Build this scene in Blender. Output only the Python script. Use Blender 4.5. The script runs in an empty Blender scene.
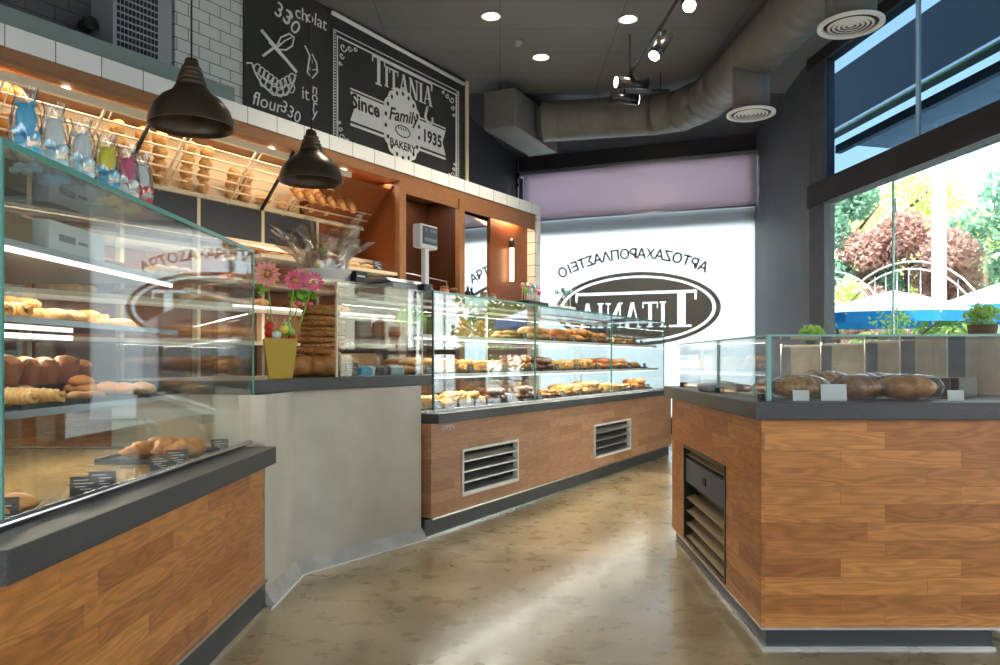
import bpy, bmesh, math, random
from mathutils import Vector, Matrix, noise
PI = math.pi
rnd = random.Random(7)
scn = bpy.context.scene
col = scn.collection
F_PX = 760.0; EYE = 1.15

# ------------------------------------------------------------------ materials
def newmat(name):
    m = bpy.data.materials.new(name); m.use_nodes = True
    nt = m.node_tree
    for n in list(nt.nodes): nt.nodes.remove(n)
    out = nt.nodes.new('ShaderNodeOutputMaterial')
    return m, nt, out
def N(nt, t, **kw):
    n = nt.nodes.new(t)
    for k, v in kw.items():
        if k in n.inputs: n.inputs[k].default_value = v
        else: setattr(n, k, v)
    return n
def rgba(c): return (c[0], c[1], c[2], 1.0)
def mat(name, c, rough=.5, metal=0.0, var=0.0, vscale=12, bump=0.0, coat=0.0, c2=None, spec=None, alpha=None):
    m, nt, out = newmat(name)
    b = N(nt, 'ShaderNodeBsdfPrincipled')
    b.inputs['Roughness'].default_value = rough; b.inputs['Metallic'].default_value = metal
    if coat: b.inputs['Coat Weight'].default_value = coat; b.inputs['Coat Roughness'].default_value = .08
    if spec is not None: b.inputs['Specular IOR Level'].default_value = spec
    tc = N(nt, 'ShaderNodeTexCoord'); nz = N(nt, 'ShaderNodeTexNoise'); nz.inputs['Scale'].default_value = vscale
    nz.inputs['Detail'].default_value = 5
    nt.links.new(tc.outputs['Object'], nz.inputs['Vector'])
    mx = N(nt, 'ShaderNodeMix', data_type='RGBA')
    if c2 is None:
        k = 1 - var; c2 = (c[0]*k, c[1]*k, c[2]*k); c1 = tuple(min(1, x*(1+var*.6)) for x in c)
    else: c1 = c
    rp = N(nt, 'ShaderNodeValToRGB'); rp.color_ramp.elements[0].position = .35; rp.color_ramp.elements[1].position = .65
    nt.links.new(nz.outputs['Fac'], rp.inputs['Fac'])
    nt.links.new(rp.outputs['Color'], mx.inputs['Factor'])
    mx.inputs['A'].default_value = rgba(c1); mx.inputs['B'].default_value = rgba(c2)
    nt.links.new(mx.outputs['Result'], b.inputs['Base Color'])
    if bump:
        bp = N(nt, 'ShaderNodeBump'); bp.inputs['Strength'].default_value = bump; bp.inputs['Distance'].default_value = .004
        nt.links.new(nz.outputs['Fac'], bp.inputs['Height']); nt.links.new(bp.outputs['Normal'], b.inputs['Normal'])
    nt.links.new(b.outputs['BSDF'], out.inputs['Surface'])
    return m
def emit(name, c, s):
    m, nt, out = newmat(name); e = N(nt, 'ShaderNodeEmission'); e.inputs['Color'].default_value = rgba(c); e.inputs['Strength'].default_value = s
    nt.links.new(e.outputs[0], out.inputs['Surface']); return m
def glassmat(name, tint=(.955, .985, .978), k=.085, rough=0.0):
    m, nt, out = newmat(name)
    t = N(nt, 'ShaderNodeBsdfTransparent'); t.inputs['Color'].default_value = rgba(tint)
    g = N(nt, 'ShaderNodeBsdfGlossy'); g.inputs['Roughness'].default_value = rough
    lw = N(nt, 'ShaderNodeLayerWeight'); lw.inputs['Blend'].default_value = .5
    p = N(nt, 'ShaderNodeMath', operation='POWER'); p.inputs[1].default_value = 5.0
    ma = N(nt, 'ShaderNodeMath', operation='MULTIPLY_ADD'); ma.inputs[1].default_value = 1-k; ma.inputs[2].default_value = k
    nt.links.new(lw.outputs['Facing'], p.inputs[0]); nt.links.new(p.outputs[0], ma.inputs[0])
    mx = N(nt, 'ShaderNodeMixShader'); nt.links.new(ma.outputs[0], mx.inputs[0])
    nt.links.new(t.outputs[0], mx.inputs[1]); nt.links.new(g.outputs[0], mx.inputs[2])
    nt.links.new(mx.outputs[0], out.inputs['Surface']); return m
def woodmat(name, c1, c2, bw=.48, rh=.072, rough=.4, stave=True, grain=1.0):
    m, nt, out = newmat(name)
    b = N(nt, 'ShaderNodeBsdfPrincipled'); b.inputs['Roughness'].default_value = rough
    uv = N(nt, 'ShaderNodeUVMap')
    br = N(nt, 'ShaderNodeTexBrick'); br.offset = .37; br.offset_frequency = 2; br.squash = 1.35; br.squash_frequency = 3
    br.inputs['Color1'].default_value = rgba(c1); br.inputs['Color2'].default_value = rgba(c2)
    br.inputs['Mortar'].default_value = rgba(tuple(x*.7 for x in c2)); br.inputs['Scale'].default_value = 1
    br.inputs['Mortar Size'].default_value = .0006 if stave else 0; br.inputs['Brick Width'].default_value = bw; br.inputs['Row Height'].default_value = rh
    nt.links.new(uv.outputs[0], br.inputs['Vector'])
    mp = N(nt, 'ShaderNodeMapping'); mp.inputs['Scale'].default_value = (2.2, 14, 1); nt.links.new(uv.outputs[0], mp.inputs['Vector'])
    # shift the grain per stave
    ad = N(nt, 'ShaderNodeVectorMath', operation='MULTIPLY_ADD'); nt.links.new(br.outputs['Color'], ad.inputs[0])
    ad.inputs[1].default_value = (37, 61, 11); nt.links.new(mp.outputs[0], ad.inputs[2])
    n1 = N(nt, 'ShaderNodeTexNoise'); n1.inputs['Scale'].default_value = 1.0; n1.inputs['Detail'].default_value = 1.5
    nt.links.new(ad.outputs[0], n1.inputs['Vector'])
    sn = N(nt, 'ShaderNodeMath', operation='MULTIPLY'); sn.inputs[1].default_value = 55; nt.links.new(n1.outputs['Fac'], sn.inputs[0])
    s2 = N(nt, 'ShaderNodeMath', operation='SINE'); nt.links.new(sn.outputs[0], s2.inputs[0])
    mp2 = N(nt, 'ShaderNodeMapping'); mp2.inputs['Scale'].default_value = (9, 260, 1); nt.links.new(uv.outputs[0], mp2.inputs['Vector'])
    n2 = N(nt, 'ShaderNodeTexNoise'); n2.inputs['Scale'].default_value = 1; n2.inputs['Detail'].default_value = 3
    nt.links.new(mp2.outputs[0], n2.inputs['Vector'])
    a1 = N(nt, 'ShaderNodeMath', operation='MULTIPLY_ADD'); nt.links.new(s2.outputs[0], a1.inputs[0]); a1.inputs[1].default_value = .085*grain; a1.inputs[2].default_value = .72
    a2 = N(nt, 'ShaderNodeMath', operation='MULTIPLY_ADD'); nt.links.new(n2.outputs['Fac'], a2.inputs[0]); a2.inputs[1].default_value = .5*grain; nt.links.new(a1.outputs[0], a2.inputs[2])
    mu = N(nt, 'ShaderNodeVectorMath', operation='SCALE'); nt.links.new(br.outputs['Color'], mu.inputs[0]); nt.links.new(a2.outputs[0], mu.inputs['Scale'])
    nt.links.new(mu.outputs[0], b.inputs['Base Color']); nt.links.new(b.outputs[0], out.inputs['Surface'])
    return m
def tilemat(name, c, grout, bw, rh, mort=.004, rough=.2, offset=.5, c2=None):
    m, nt, out = newmat(name)
    b = N(nt, 'ShaderNodeBsdfPrincipled'); b.inputs['Roughness'].default_value = rough
    uv = N(nt, 'ShaderNodeUVMap'); br = N(nt, 'ShaderNodeTexBrick'); br.offset = offset
    br.inputs['Color1'].default_value = rgba(c); br.inputs['Color2'].default_value = rgba(c2 or tuple(x*.93 for x in c)); br.inputs['Mortar'].default_value = rgba(grout)
    br.inputs['Scale'].default_value = 1; br.inputs['Mortar Size'].default_value = mort; br.inputs['Brick Width'].default_value = bw; br.inputs['Row Height'].default_value = rh
    nt.links.new(uv.outputs[0], br.inputs['Vector']); nt.links.new(br.outputs['Color'], b.inputs['Base Color'])
    nt.links.new(b.outputs[0], out.inputs['Surface']); return m

M = {}
M['oak'] = woodmat('oak_staves', (.43, .178, .048), (.25, .088, .022), rough=.38, grain=2.2)
M['oak_pale'] = woodmat('pale_oak_staves', (.55, .29, .15), (.40, .19, .09), rough=.42)
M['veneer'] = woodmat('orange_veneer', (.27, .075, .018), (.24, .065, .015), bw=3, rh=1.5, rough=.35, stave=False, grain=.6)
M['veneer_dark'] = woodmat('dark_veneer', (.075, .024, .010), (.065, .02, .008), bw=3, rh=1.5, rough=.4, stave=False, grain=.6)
M['timber'] = woodmat('timber_trim', (.36, .17, .075), (.28, .12, .05), bw=1.1, rh=.3, rough=.45, stave=False, grain=.7)
M['slab'] = mat('charcoal_stone', (.055, .058, .062), .42, var=.35, vscale=160)
M['plinth'] = mat('plinth_grey', (.045, .05, .055), .35)
M['chrome'] = mat('brushed_chrome', (.75, .76, .78), .22, 1.0)
M['steel'] = mat('satin_steel', (.62, .62, .62), .32, 1.0)
M['white'] = mat('white_enamel', (.8, .8, .78), .35)
M['cream'] = mat('cream_lacquer', (.74, .62, .44), .45)
M['black'] = mat('matte_black', (.012, .012, .013), .45)
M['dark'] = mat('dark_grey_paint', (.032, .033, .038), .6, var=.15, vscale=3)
M['column'] = mat('blue_grey_paint', (.085, .095, .115), .6, var=.15, vscale=2)
M['panel'] = mat('slate_panel', (.05, .052, .06), .5)
M['glass'] = glassmat('clear_glass')
M['pane'] = glassmat('window_glass', (.97, .99, .985), .03)
M['tinted'] = glassmat('tinted_window_glass', (.30, .40, .48), .03)
M['edge'] = mat('glass_edge_green', (.10, .30, .26), .15)
M['edge_dark'] = mat('glass_edge_dark', (.02, .08, .07), .15)
M['cello'] = glassmat('cellophane', (.985, .985, .985), .035, .10)
M['concrete'] = mat('trowelled_concrete', (.60, .565, .49), .6, c2=(.47, .435, .365), vscale=2.2)
M['concrete2'] = mat('cove_concrete', (.5, .49, .46), .5, c2=(.36, .35, .33), vscale=9)
M['led'] = emit('led_strip', (1, .94, .85), 2.0)
M['spot'] = emit('spot_lens', (1, .86, .62), 14)
M['warmlamp'] = emit('warm_tube', (1, .78, .42), 5)
M['duct'] = mat('spiral_duct_paint', (.15, .15, .14), .5, .15, var=.12, vscale=4)
M['bronze'] = mat('bronze_black_metal', (.085, .062, .042), .3, .6, var=.2, vscale=5)
M['gold_tray'] = mat('gold_brown_deck', (.50, .34, .13), .2, .35, c2=(.30, .20, .09), vscale=2.5)
M['chalk'] = mat('chalk_white', (.78, .78, .76), .8)
M['board'] = mat('chalkboard', (.030, .031, .030), .55, var=.25, vscale=1.5)
M['board2'] = mat('chalkboard_brown', (.034, .030, .029), .6, var=.2, vscale=2)
M['mirror'] = mat('mirror', (.88, .9, .9), .0, 1.0)
M['tag'] = mat('slate_tag', (.035, .038, .045), .5)
M['paper'] = mat('white_card', (.75, .76, .76), .6)
M['card'] = mat('cardboard', (.30, .21, .13), .8)
M['grey_pl'] = mat('grey_plastic', (.30, .32, .36), .4)
M['tray'] = mat('black_tray', (.02, .02, .02), .3)
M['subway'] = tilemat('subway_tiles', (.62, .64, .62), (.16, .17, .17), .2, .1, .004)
M['fascia'] = tilemat('fascia_tiles', (.88, .89, .88), (.12, .12, .12), .30, .30, .003, offset=0)
M['endtile'] = tilemat('end_tiles', (.80, .76, .66), (.2, .16, .12), .3, .15, .004, offset=0)
M['ctile'] = tilemat('ceiling_tiles', (.15, .158, .16), (.085, .09, .10), 1.2, .6, .006, rough=.8, offset=0)
M['teal'] = mat('smoked_ledge', (.22, .28, .27), .3)
def floor_material():
    m, nt, out = newmat('polished_concrete_floor')
    b = N(nt, 'ShaderNodeBsdfPrincipled'); tc = N(nt, 'ShaderNodeTexCoord')
    n1 = N(nt, 'ShaderNodeTexNoise'); n1.inputs['Scale'].default_value = .9; n1.inputs['Detail'].default_value = 8; n1.inputs['Distortion'].default_value = 1.2
    n2 = N(nt, 'ShaderNodeTexNoise'); n2.inputs['Scale'].default_value = 7; n2.inputs['Detail'].default_value = 6
    for n in (n1, n2): nt.links.new(tc.outputs['Object'], n.inputs['Vector'])
    r = N(nt, 'ShaderNodeValToRGB'); e = r.color_ramp.elements
    e[0].position = .33; e[0].color = (.20, .15, .070, 1); e[1].position = .68; e[1].color = (.48, .395, .25, 1)
    x = e.new(.5); x.color = (.335, .262, .14, 1)
    a = N(nt, 'ShaderNodeMath', operation='MULTIPLY_ADD'); nt.links.new(n2.outputs['Fac'], a.inputs[0]); a.inputs[1].default_value = .25; nt.links.new(n1.outputs['Fac'], a.inputs[2])
    s = N(nt, 'ShaderNodeMath', operation='SUBTRACT'); nt.links.new(a.outputs[0], s.inputs[0]); s.inputs[1].default_value = .125
    nt.links.new(s.outputs[0], r.inputs['Fac']); nt.links.new(r.outputs['Color'], b.inputs['Base Color'])
    rr = N(nt, 'ShaderNodeMapRange'); rr.inputs['To Min'].default_value = .18; rr.inputs['To Max'].default_value = .40; nt.links.new(n2.outputs['Fac'], rr.inputs['Value'])
    nt.links.new(rr.outputs[0], b.inputs['Roughness'])
    b.inputs['Coat Weight'].default_value = .5; b.inputs['Coat Roughness'].default_value = .13
    nt.links.new(b.outputs[0], out.inputs['Surface']); return m
M['floor'] = floor_material()
def frost_material():
    m, nt, out = newmat('frosted_film')
    t = N(nt, 'ShaderNodeBsdfTranslucent'); t.inputs['Color'].default_value = (.93, .96, .96, 1)
    d = N(nt, 'ShaderNodeBsdfDiffuse'); d.inputs['Color'].default_value = (.8, .83, .84, 1)
    x = N(nt, 'ShaderNodeMixShader'); x.inputs[0].default_value = .2
    nt.links.new(t.outputs[0], x.inputs[1]); nt.links.new(d.outputs[0], x.inputs[2]); nt.links.new(x.outputs[0], out.inputs['Surface']); return m
M['frost'] = frost_material()
def cloth_translucent(name, c, k=.5):
    m, nt, out = newmat(name)
    t = N(nt, 'ShaderNodeBsdfTranslucent'); t.inputs['Color'].default_value = rgba(c)
    d = N(nt, 'ShaderNodeBsdfDiffuse'); d.inputs['Color'].default_value = rgba(c)
    x = N(nt, 'ShaderNodeMixShader'); x.inputs[0].default_value = k
    nt.links.new(t.outputs[0], x.inputs[1]); nt.links.new(d.outputs[0], x.inputs[2]); nt.links.new(x.outputs[0], out.inputs['Surface']); return m
M['blind'] = cloth_translucent('roller_blind_cloth', (.78, .68, .75), .5)
M['decal'] = mat('grey_decal', (.50, .50, .505), .5)
M['crust'] = mat('golden_crust', (.62, .30, .09), .5, c2=(.36, .13, .03), vscale=22, bump=.4)
M['crust2'] = mat('pale_crust', (.72, .46, .20), .55, c2=(.50, .24, .07), vscale=25, bump=.4)
M['crust3'] = mat('yellow_pastry', (.78, .50, .16), .5, c2=(.62, .27, .06), vscale=30, bump=.4)
M['crust4'] = mat('dark_crust', (.42, .16, .05), .5, c2=(.2, .065, .02), vscale=25, bump=.4)
M['choco'] = mat('chocolate_glaze', (.13, .05, .025), .3, c2=(.2, .08, .035), vscale=30)
M['sesame'] = mat('sesame_crust', (.62, .32, .10), .55, c2=(.34, .12, .03), vscale=60, bump=.6)
M['tulip'] = mat('brown_paper_cup', (.30, .10, .05), .7)
M['orange'] = mat('bright_orange_glaze', (.72, .22, .04), .4, c2=(.6, .30, .08), vscale=20)
M['yellowpot'] = mat('mustard_pot', (.48, .32, .035), .5)
M['sky_blue'] = mat('sky_blue_foil', (.08, .42, .68), .3)
M['pale_blue'] = mat('pale_blue_candy', (.50, .72, .80), .4, var=.1, vscale=30)
M['red'] = mat('red_ribbon', (.62, .04, .03), .35)
M['pink'] = mat('pink_petals', (.70, .09, .22), .5)
M['coral'] = mat('coral_petals', (.80, .30, .24), .5)
M['yellow'] = mat('yellow_ribbon', (.80, .68, .05), .35)
M['green'] = mat('apple_green', (.22, .45, .05), .4)
def leafmat_(name, c):
    m = cloth_translucent(name, c, .6); return m
M['leaf1'] = leafmat_('leaf_green', (.36, .58, .16))
M['leaf2'] = leafmat_('leaf_blue_green', (.26, .46, .32))
M['leaf3'] = leafmat_('leaf_plum', (.56, .36, .30))
M['leaf4'] = leafmat_('leaf_yellow', (.70, .80, .34))
M['bark'] = mat('bark', (.12, .08, .05), .9)
M['umb'] = cloth_translucent('blue_canvas', (.06, .42, .80), .5)
M['umbtop'] = mat('white_canvas', (.85, .88, .9), .8)
M['terrace'] = mat('pale_paving', (.55, .55, .53), .8, var=.08, vscale=2)
M['cloth_tan'] = mat('tan_upholstery', (.50, .44, .37), .8, var=.1)
M['cloth_grey'] = mat('grey_upholstery', (.20, .22, .25), .8, var=.1)
M['facade'] = mat('cream_render', (.80, .76, .62), .85, var=.06, vscale=1)
M['facade_dark'] = mat('dark_cladding', (.010, .016, .02), .5)
M['awn'] = mat('awning_slats', (.13, .15, .16), .7)
M['skin'] = mat('skin', (.55, .30, .20), .5)

# ------------------------------------------------------------------ mesh builder
class MB:
    def __init__(s): s.bm = bmesh.new()
    def _add(s, vs, fs, smooth=False):
        v = [s.bm.verts.new(p) for p in vs]; out = []
        for f in fs:
            try: q = s.bm.faces.new([v[i] for i in f]); q.smooth = smooth; out.append(q)
            except ValueError: pass
        return v
    def box(s, x0, y0, z0, x1, y1, z1, mtx=None):
        p = [(x, y, z) for z in (z0, z1) for y in (y0, y1) for x in (x0, x1)]
        p = [Vector(a) for a in p]
        if mtx is not None: p = [mtx @ a for a in p]
        s._add(p, [(0, 2, 3, 1), (4, 5, 7, 6), (0, 1, 5, 4), (2, 6, 7, 3), (0, 4, 6, 2), (1, 3, 7, 5)]); return s
    def prism(s, poly, z0, z1, axis='z', smooth=False):
        # polygon in 2-D (ccw); axis z: (x,y); axis y: poly is (x,z) extruded along y
        n = len(poly)
        if axis == 'z': a = [Vector((x, y, z0)) for x, y in poly]; b = [Vector((x, y, z1)) for x, y in poly]
        elif axis == 'y': a = [Vector((x, z0, z)) for x, z in poly]; b = [Vector((x, z1, z)) for x, z in poly]
        else: a = [Vector((z0, x, z)) for x, z in poly]; b = [Vector((z1, x, z)) for x, z in poly]
        s._add(a+b, [tuple(range(n))[::-1], tuple(range(n, 2*n))] + [(i, (i+1) % n, n+(i+1) % n, n+i) for i in range(n)], False); return s
    def tube(s, pts, r, seg=8, cap=True, radii=None):
        pts = [Vector(p) for p in pts]; rings = []; n = len(pts); prev = None
        for i, p in enumerate(pts):
            t = (pts[min(i+1, n-1)] - pts[max(i-1, 0)]).normalized()
            if prev is None:
                u = t.cross(Vector((0, 0, 1)));
                if u.length < 1e-3: u = t.cross(Vector((0, 1, 0)))
                u.normalize()
            else:
                u = (prev - t*prev.dot(t)); u.normalize()
            prev = u; w = t.cross(u); rr = radii[i] if radii else r
            rings.append([s.bm.verts.new(p + (u*math.cos(2*PI*k/seg) + w*math.sin(2*PI*k/seg))*rr) for k in range(seg)])
        for i in range(n-1):
            for k in range(seg):
                f = s.bm.faces.new((rings[i][k], rings[i+1][k], rings[i+1][(k+1) % seg], rings[i][(k+1) % seg])); f.smooth = True
        if cap:
            s.bm.faces.new(rings[0]); s.bm.faces.new(rings[-1][::-1])
        return s
    def lathe(s, prof, seg=24, c=(0, 0, 0), sq=None, mtx=None):
        rings = []
        for r, z in prof:
            ring = []
            for k in range(seg):
                a = 2*PI*k/seg; rr = max(r, 1e-4)*(sq(a) if sq else 1)
                p = Vector((c[0]+rr*math.cos(a), c[1]+rr*math.sin(a), c[2]+z))
                ring.append(s.bm.verts.new(mtx @ p if mtx is not None else p))
            rings.append(ring)
        for i in range(len(prof)-1):
            for k in range(seg):
                f = s.bm.faces.new((rings[i][k], rings[i][(k+1) % seg], rings[i+1][(k+1) % seg], rings[i+1][k])); f.smooth = True
        return s
    def blob(s, c, r, sub=2, amp=0.0, fr=3.0, seed=0, mtx=None):
        t = bmesh.new(); bmesh.ops.create_icosphere(t, subdivisions=sub, radius=1.0)
        idx = {}
        for v in t.verts:
            k = 1 + amp*noise.noise(v.co*fr + Vector((seed*7.1, seed*3.3, seed)))
            p = Vector((v.co.x*r[0]*k, v.co.y*r[1]*k, v.co.z*r[2]*k))
            if mtx is not None: p = mtx @ p
            idx[v] = s.bm.verts.new(p + Vector(c))
        for f in t.faces:
            q = s.bm.faces.new([idx[v] for v in f.verts]); q.smooth = True
        t.free(); return s
    def grid(s, fn, nu, nv, closeu=False):
        g = [[s.bm.verts.new(fn(i/nu, j/nv)) for j in range(nv+1)] for i in range(nu+(0 if closeu else 1))]
        m = len(g)
        for i in range(nu):
            for j in range(nv):
                a, b = g[i][j], g[(i+1) % m][j]; c, d = g[(i+1) % m][j+1], g[i][j+1]
                try: f = s.bm.faces.new((a, b, c, d)); f.smooth = True
                except ValueError: pass
        return s
    def mesh(s, name, m):
        bm = s.bm; bmesh.ops.recalc_face_normals(bm, faces=bm.faces)
        bm.normal_update()
        uv = bm.loops.layers.uv.new('UVMap')
        for f in bm.faces:
            n = f.normal
            if abs(n.z) > .75:
                for l in f.loops: l[uv].uv = (l.vert.co.x, l.vert.co.y)
            else:
                t = Vector((-n.y, n.x, 0)); t = t.normalized() if t.length > 1e-6 else Vector((1, 0, 0))
                if abs(t.x) > abs(t.y):
                    if t.x < 0: t = -t
                elif t.y < 0: t = -t
                for l in f.loops: l[uv].uv = (l.vert.co.dot(t), l.vert.co.z)
        me = bpy.data.meshes.new(name); bm.to_mesh(me); bm.free()
        if m: me.materials.append(m)
        return me
    def build(s, name, m, parent=None, loc=None, rz=None, bevel=0):
        o = bpy.data.objects.new(name, s.mesh(name, m)); col.objects.link(o)
        if parent: o.parent = parent
        if loc: o.location = loc
        if rz is not None: o.rotation_euler.z = rz
        if bevel:
            b = o.modifiers.new('bevel', 'BEVEL'); b.width = bevel; b.segments = 2; b.limit_method = 'ANGLE'
        return o
def tag(o, label, cat, group=None, kind=None):
    if label: o['label'] = label
    if cat: o['category'] = cat
    if group: o['group'] = group
    if kind: o['kind'] = kind
    return o
def thing(name, label, cat, loc=(0, 0, 0), rz=0, group=None, kind=None):
    o = bpy.data.objects.new(name, None); col.objects.link(o); o.empty_display_size = .05
    o.location = loc; o.rotation_euler = (0, 0, rz); return tag(o, label, cat, group, kind)
def struct(name, mb, m, loc=None, rz=None, bevel=0):
    o = mb.build(name, m, None, loc, rz, bevel); o['kind'] = 'structure'; return o
def children(o): return [c for c in KIDS.get(o.name, [])]
KIDS = {}
def dup(root, loc, rot=(0, 0, 0), label=None, group=None, scale=None):
    r = root.copy(); col.objects.link(r); r.location = loc; r.rotation_euler = rot
    if scale: r.scale = scale if isinstance(scale, tuple) else (scale,)*3
    if label: r['label'] = label
    if group: r['group'] = group
    for ch in [c for c in root.children]:
        c = ch.copy(); col.objects.link(c); c.parent = r
        for g in [x for x in ch.children]:
            d = g.copy(); col.objects.link(d); d.parent = c
    return r
def once(proto_holder):  # first use moves the prototype itself, later uses copy it
    used = [False]
    def place(loc, rot=(0, 0, 0), label=None, group=None, scale=None):
        if not used[0]:
            used[0] = True; p = proto_holder; p.location = loc; p.rotation_euler = rot
            if label: p['label'] = label
            if group: p['group'] = group
            if scale: p.scale = scale if isinstance(scale, tuple) else (scale,)*3
            return p
        return dup(proto_holder, loc, rot, label, group, scale)
    return place

# ------------------------------------------------------------------ plan frames (origin, direction) on the real floor plan
class Frame:
    def __init__(s, ox, oy, tx, ty):
        n = math.hypot(tx, ty); s.o = (ox, oy); s.a = tx/n; s.b = ty/n; s.rz = math.atan2(ty, tx)
    def P(s, x, q, z=0): return Vector((s.o[0]+s.a*x-s.b*q, s.o[1]+s.b*x+s.a*q, z))
    def on(s, u, v, q):   # which (along, height) of the wall plane q a line of sight meets
        k = (u-500)/F_PX; x0 = s.o[0]-s.b*q; y0 = s.o[1]+s.a*q
        t = (k*y0-x0)/(s.a-k*s.b); Y = y0+s.b*t; return t, EYE+(360-v)*Y/F_PX
    @property
    def loc(s): return (s.o[0], s.o[1], 0)
BK = Frame(-2.212, 5.90, .651, 1)      # back unit along the long wall
CT = Frame(-.485, 4.89, .584, 1)       # middle display counter
WN = Frame(.27, 12.80, .932, -.3627)   # frosted window wall, left to right

# ------------------------------------------------------------------ lettering
def text_mesh(body, size=1.0, extrude=.001, shear=0.0, align='CENTER', spacing=1.0, offset=0.0):
    cu = bpy.data.curves.new('lettering', 'FONT'); cu.body = body; cu.size = size; cu.extrude = extrude; cu.shear = shear
    cu.align_x = align; cu.align_y = 'CENTER'; cu.space_character = spacing; cu.resolution_u = 3; cu.offset = offset
    o = bpy.data.objects.new('lettering', cu); col.objects.link(o)
    dg = bpy.context.evaluated_depsgraph_get(); dg.update()
    me = bpy.data.meshes.new_from_object(o.evaluated_get(dg)); bpy.data.objects.remove(o); bpy.data.curves.remove(cu)
    return me
def add_text(mb, body, size, M4, **kw):
    me = text_mesh(body, size, **kw); me.transform(M4); mb.bm.from_mesh(me); bpy.data.meshes.remove(me)
UP = Matrix.Rotation(PI/2, 4, 'X')     # text plane xy -> xz, facing -y
def quadbar(mb, x0, z0, x1, z1, w0, w1, y0, y1):   # slanted stroke between two levels, horizontal ends
    mb.prism([(x0-w0/2, z0), (x0+w0/2, z0), (x1+w1/2, z1), (x1-w1/2, z1)], y0, y1, axis='y')
def serif_letter(mb, ch, x, z, h, y0, y1, mir=1):
    st = h*.15; th = h*.05; sf = h*.055
    def R(xa, za, xb, zb): mb.box(min(x+mir*xa, x+mir*xb), y0, z+za, max(x+mir*xa, x+mir*xb), y1, z+zb)
    def Q(xa, za, xb, zb, w): quadbar(mb, x+mir*xa, z+za, x+mir*xb, z+zb, w, w, y0, y1)
    if ch == 'I':
        w = h*.36; R(w/2-st/2, 0, w/2+st/2, h); R(w*.1, 0, w*.9, sf); R(w*.1, h-sf, w*.9, h); return w
    if ch == 'T':
        w = h*.72; R(w/2-st/2, 0, w/2+st/2, h); R(w/2-h*.16, 0, w/2+h*.16, sf); R(w*.03, h-sf*1.2, w*.97, h)
        R(w*.03, h*.76, w*.09, h); R(w*.91, h*.76, w*.97, h); return w
    if ch == 'N':
        w = h*.82; R(w*.14, 0, w*.14+th, h); R(w*.8, 0, w*.8+th, h); Q(w*.17, h, w*.80, 0, st*1.15)
        R(w*.02, 0, w*.32, sf); R(w*.02, h-sf, w*.26, h); R(w*.68, h-sf, w*.98, h); return w
    if ch == 'A':
        w = h*.78; Q(w*.14, 0, w*.48, h, th*1.2); Q(w*.84, 0, w*.50, h, st*1.1); R(w*.27, h*.3, w*.68, h*.3+th)
        R(w*.0, 0, w*.30, sf); R(w*.66, 0, w*1.0, sf); return w
    return 0
def serif_word(mb, word, x, z, h, y0, y1, mir=1, gap=.02):
    for ch in word: x += mir*(serif_letter(mb, ch, x, z, h, y0, y1, mir)+h*gap)
    return x
# ================================================================== THE ROOM
cz = 4.55
b = MB(); b.prism([(-6.5, -3.5), (4.85, -3.5), (3.62, 8.6), (3.98, 11.4), (.2, 13.0), (-3, 13.0), (-6.5, 8)], -.12, 0)
struct('floor', b, M['floor'])
b = MB(); b.prism([(-6.5, -3.5), (4.85, -3.5), (3.6, 8.6), (3.72, 9.7), (-6.5, 9.7)], cz, cz+.2)
struct('ceiling', b, M['ctile'])
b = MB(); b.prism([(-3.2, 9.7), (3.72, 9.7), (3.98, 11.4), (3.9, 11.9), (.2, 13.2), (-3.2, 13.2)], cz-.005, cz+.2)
struct('ceiling_shaded', b, M['dark'])  # far part of the ceiling, its shade put in as dark paint
# wall along the back unit, then the dark return to the frosted window
b = MB(); b.box(-4.6, .62, 0, 3.42, .78, cz); struct('wall_left', b, M['dark'], BK.loc, BK.rz)
e = BK.P(3.30, .62); c = Vector((.30, 12.86, 0)); d = (c-e).normalized(); nn = Vector((-d.y, d.x, 0))
b = MB(); p = [e, c, c+nn*.15, e+nn*.15]; b.prism([(v.x, v.y) for v in p], 0, cz); struct('wall_back', b, M['dark'])
b = MB(); m1 = e+(c-e)*.35
p = [m1-nn*.02, m1-nn*.02+d*.05, m1+nn*.02+d*.05, m1+nn*.02]; b.prism([(v.x, v.y) for v in p], 0, cz); struct('trim_2', b, M['black'])
# frosted window wall
WL = 3.87
b = MB(); b.box(-.1, 0, 4.28, WL, .2, cz); b.box(-.1, 0, 0, WL, .2, .25); struct('wall_far', b, M['dark'], WN.loc, WN.rz)
b = MB(); b.box(.12, .05, .25, WL, .065, 4.28); pane_o = b.build('window_1', None, None, WN.loc, WN.rz); pane_o.data.materials.append(M['frost']); pane_o['kind'] = 'structure'
b = MB(); b.box(-.02, -.05, .25, .14, .10, 4.28); b.box(.14, .0, .25, .20, .10, 3.4); b.build('window_frame', M['column'], pane_o)
# solid dark corner between frosted wall and storefront
b = MB(); b.prism([(3.5, 8.6), (3.64, 8.6), (4.3, 11.3), (3.86, 11.55), (3.84, 11.35)], 0, cz); struct('wall_right', b, M['column'])
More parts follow.
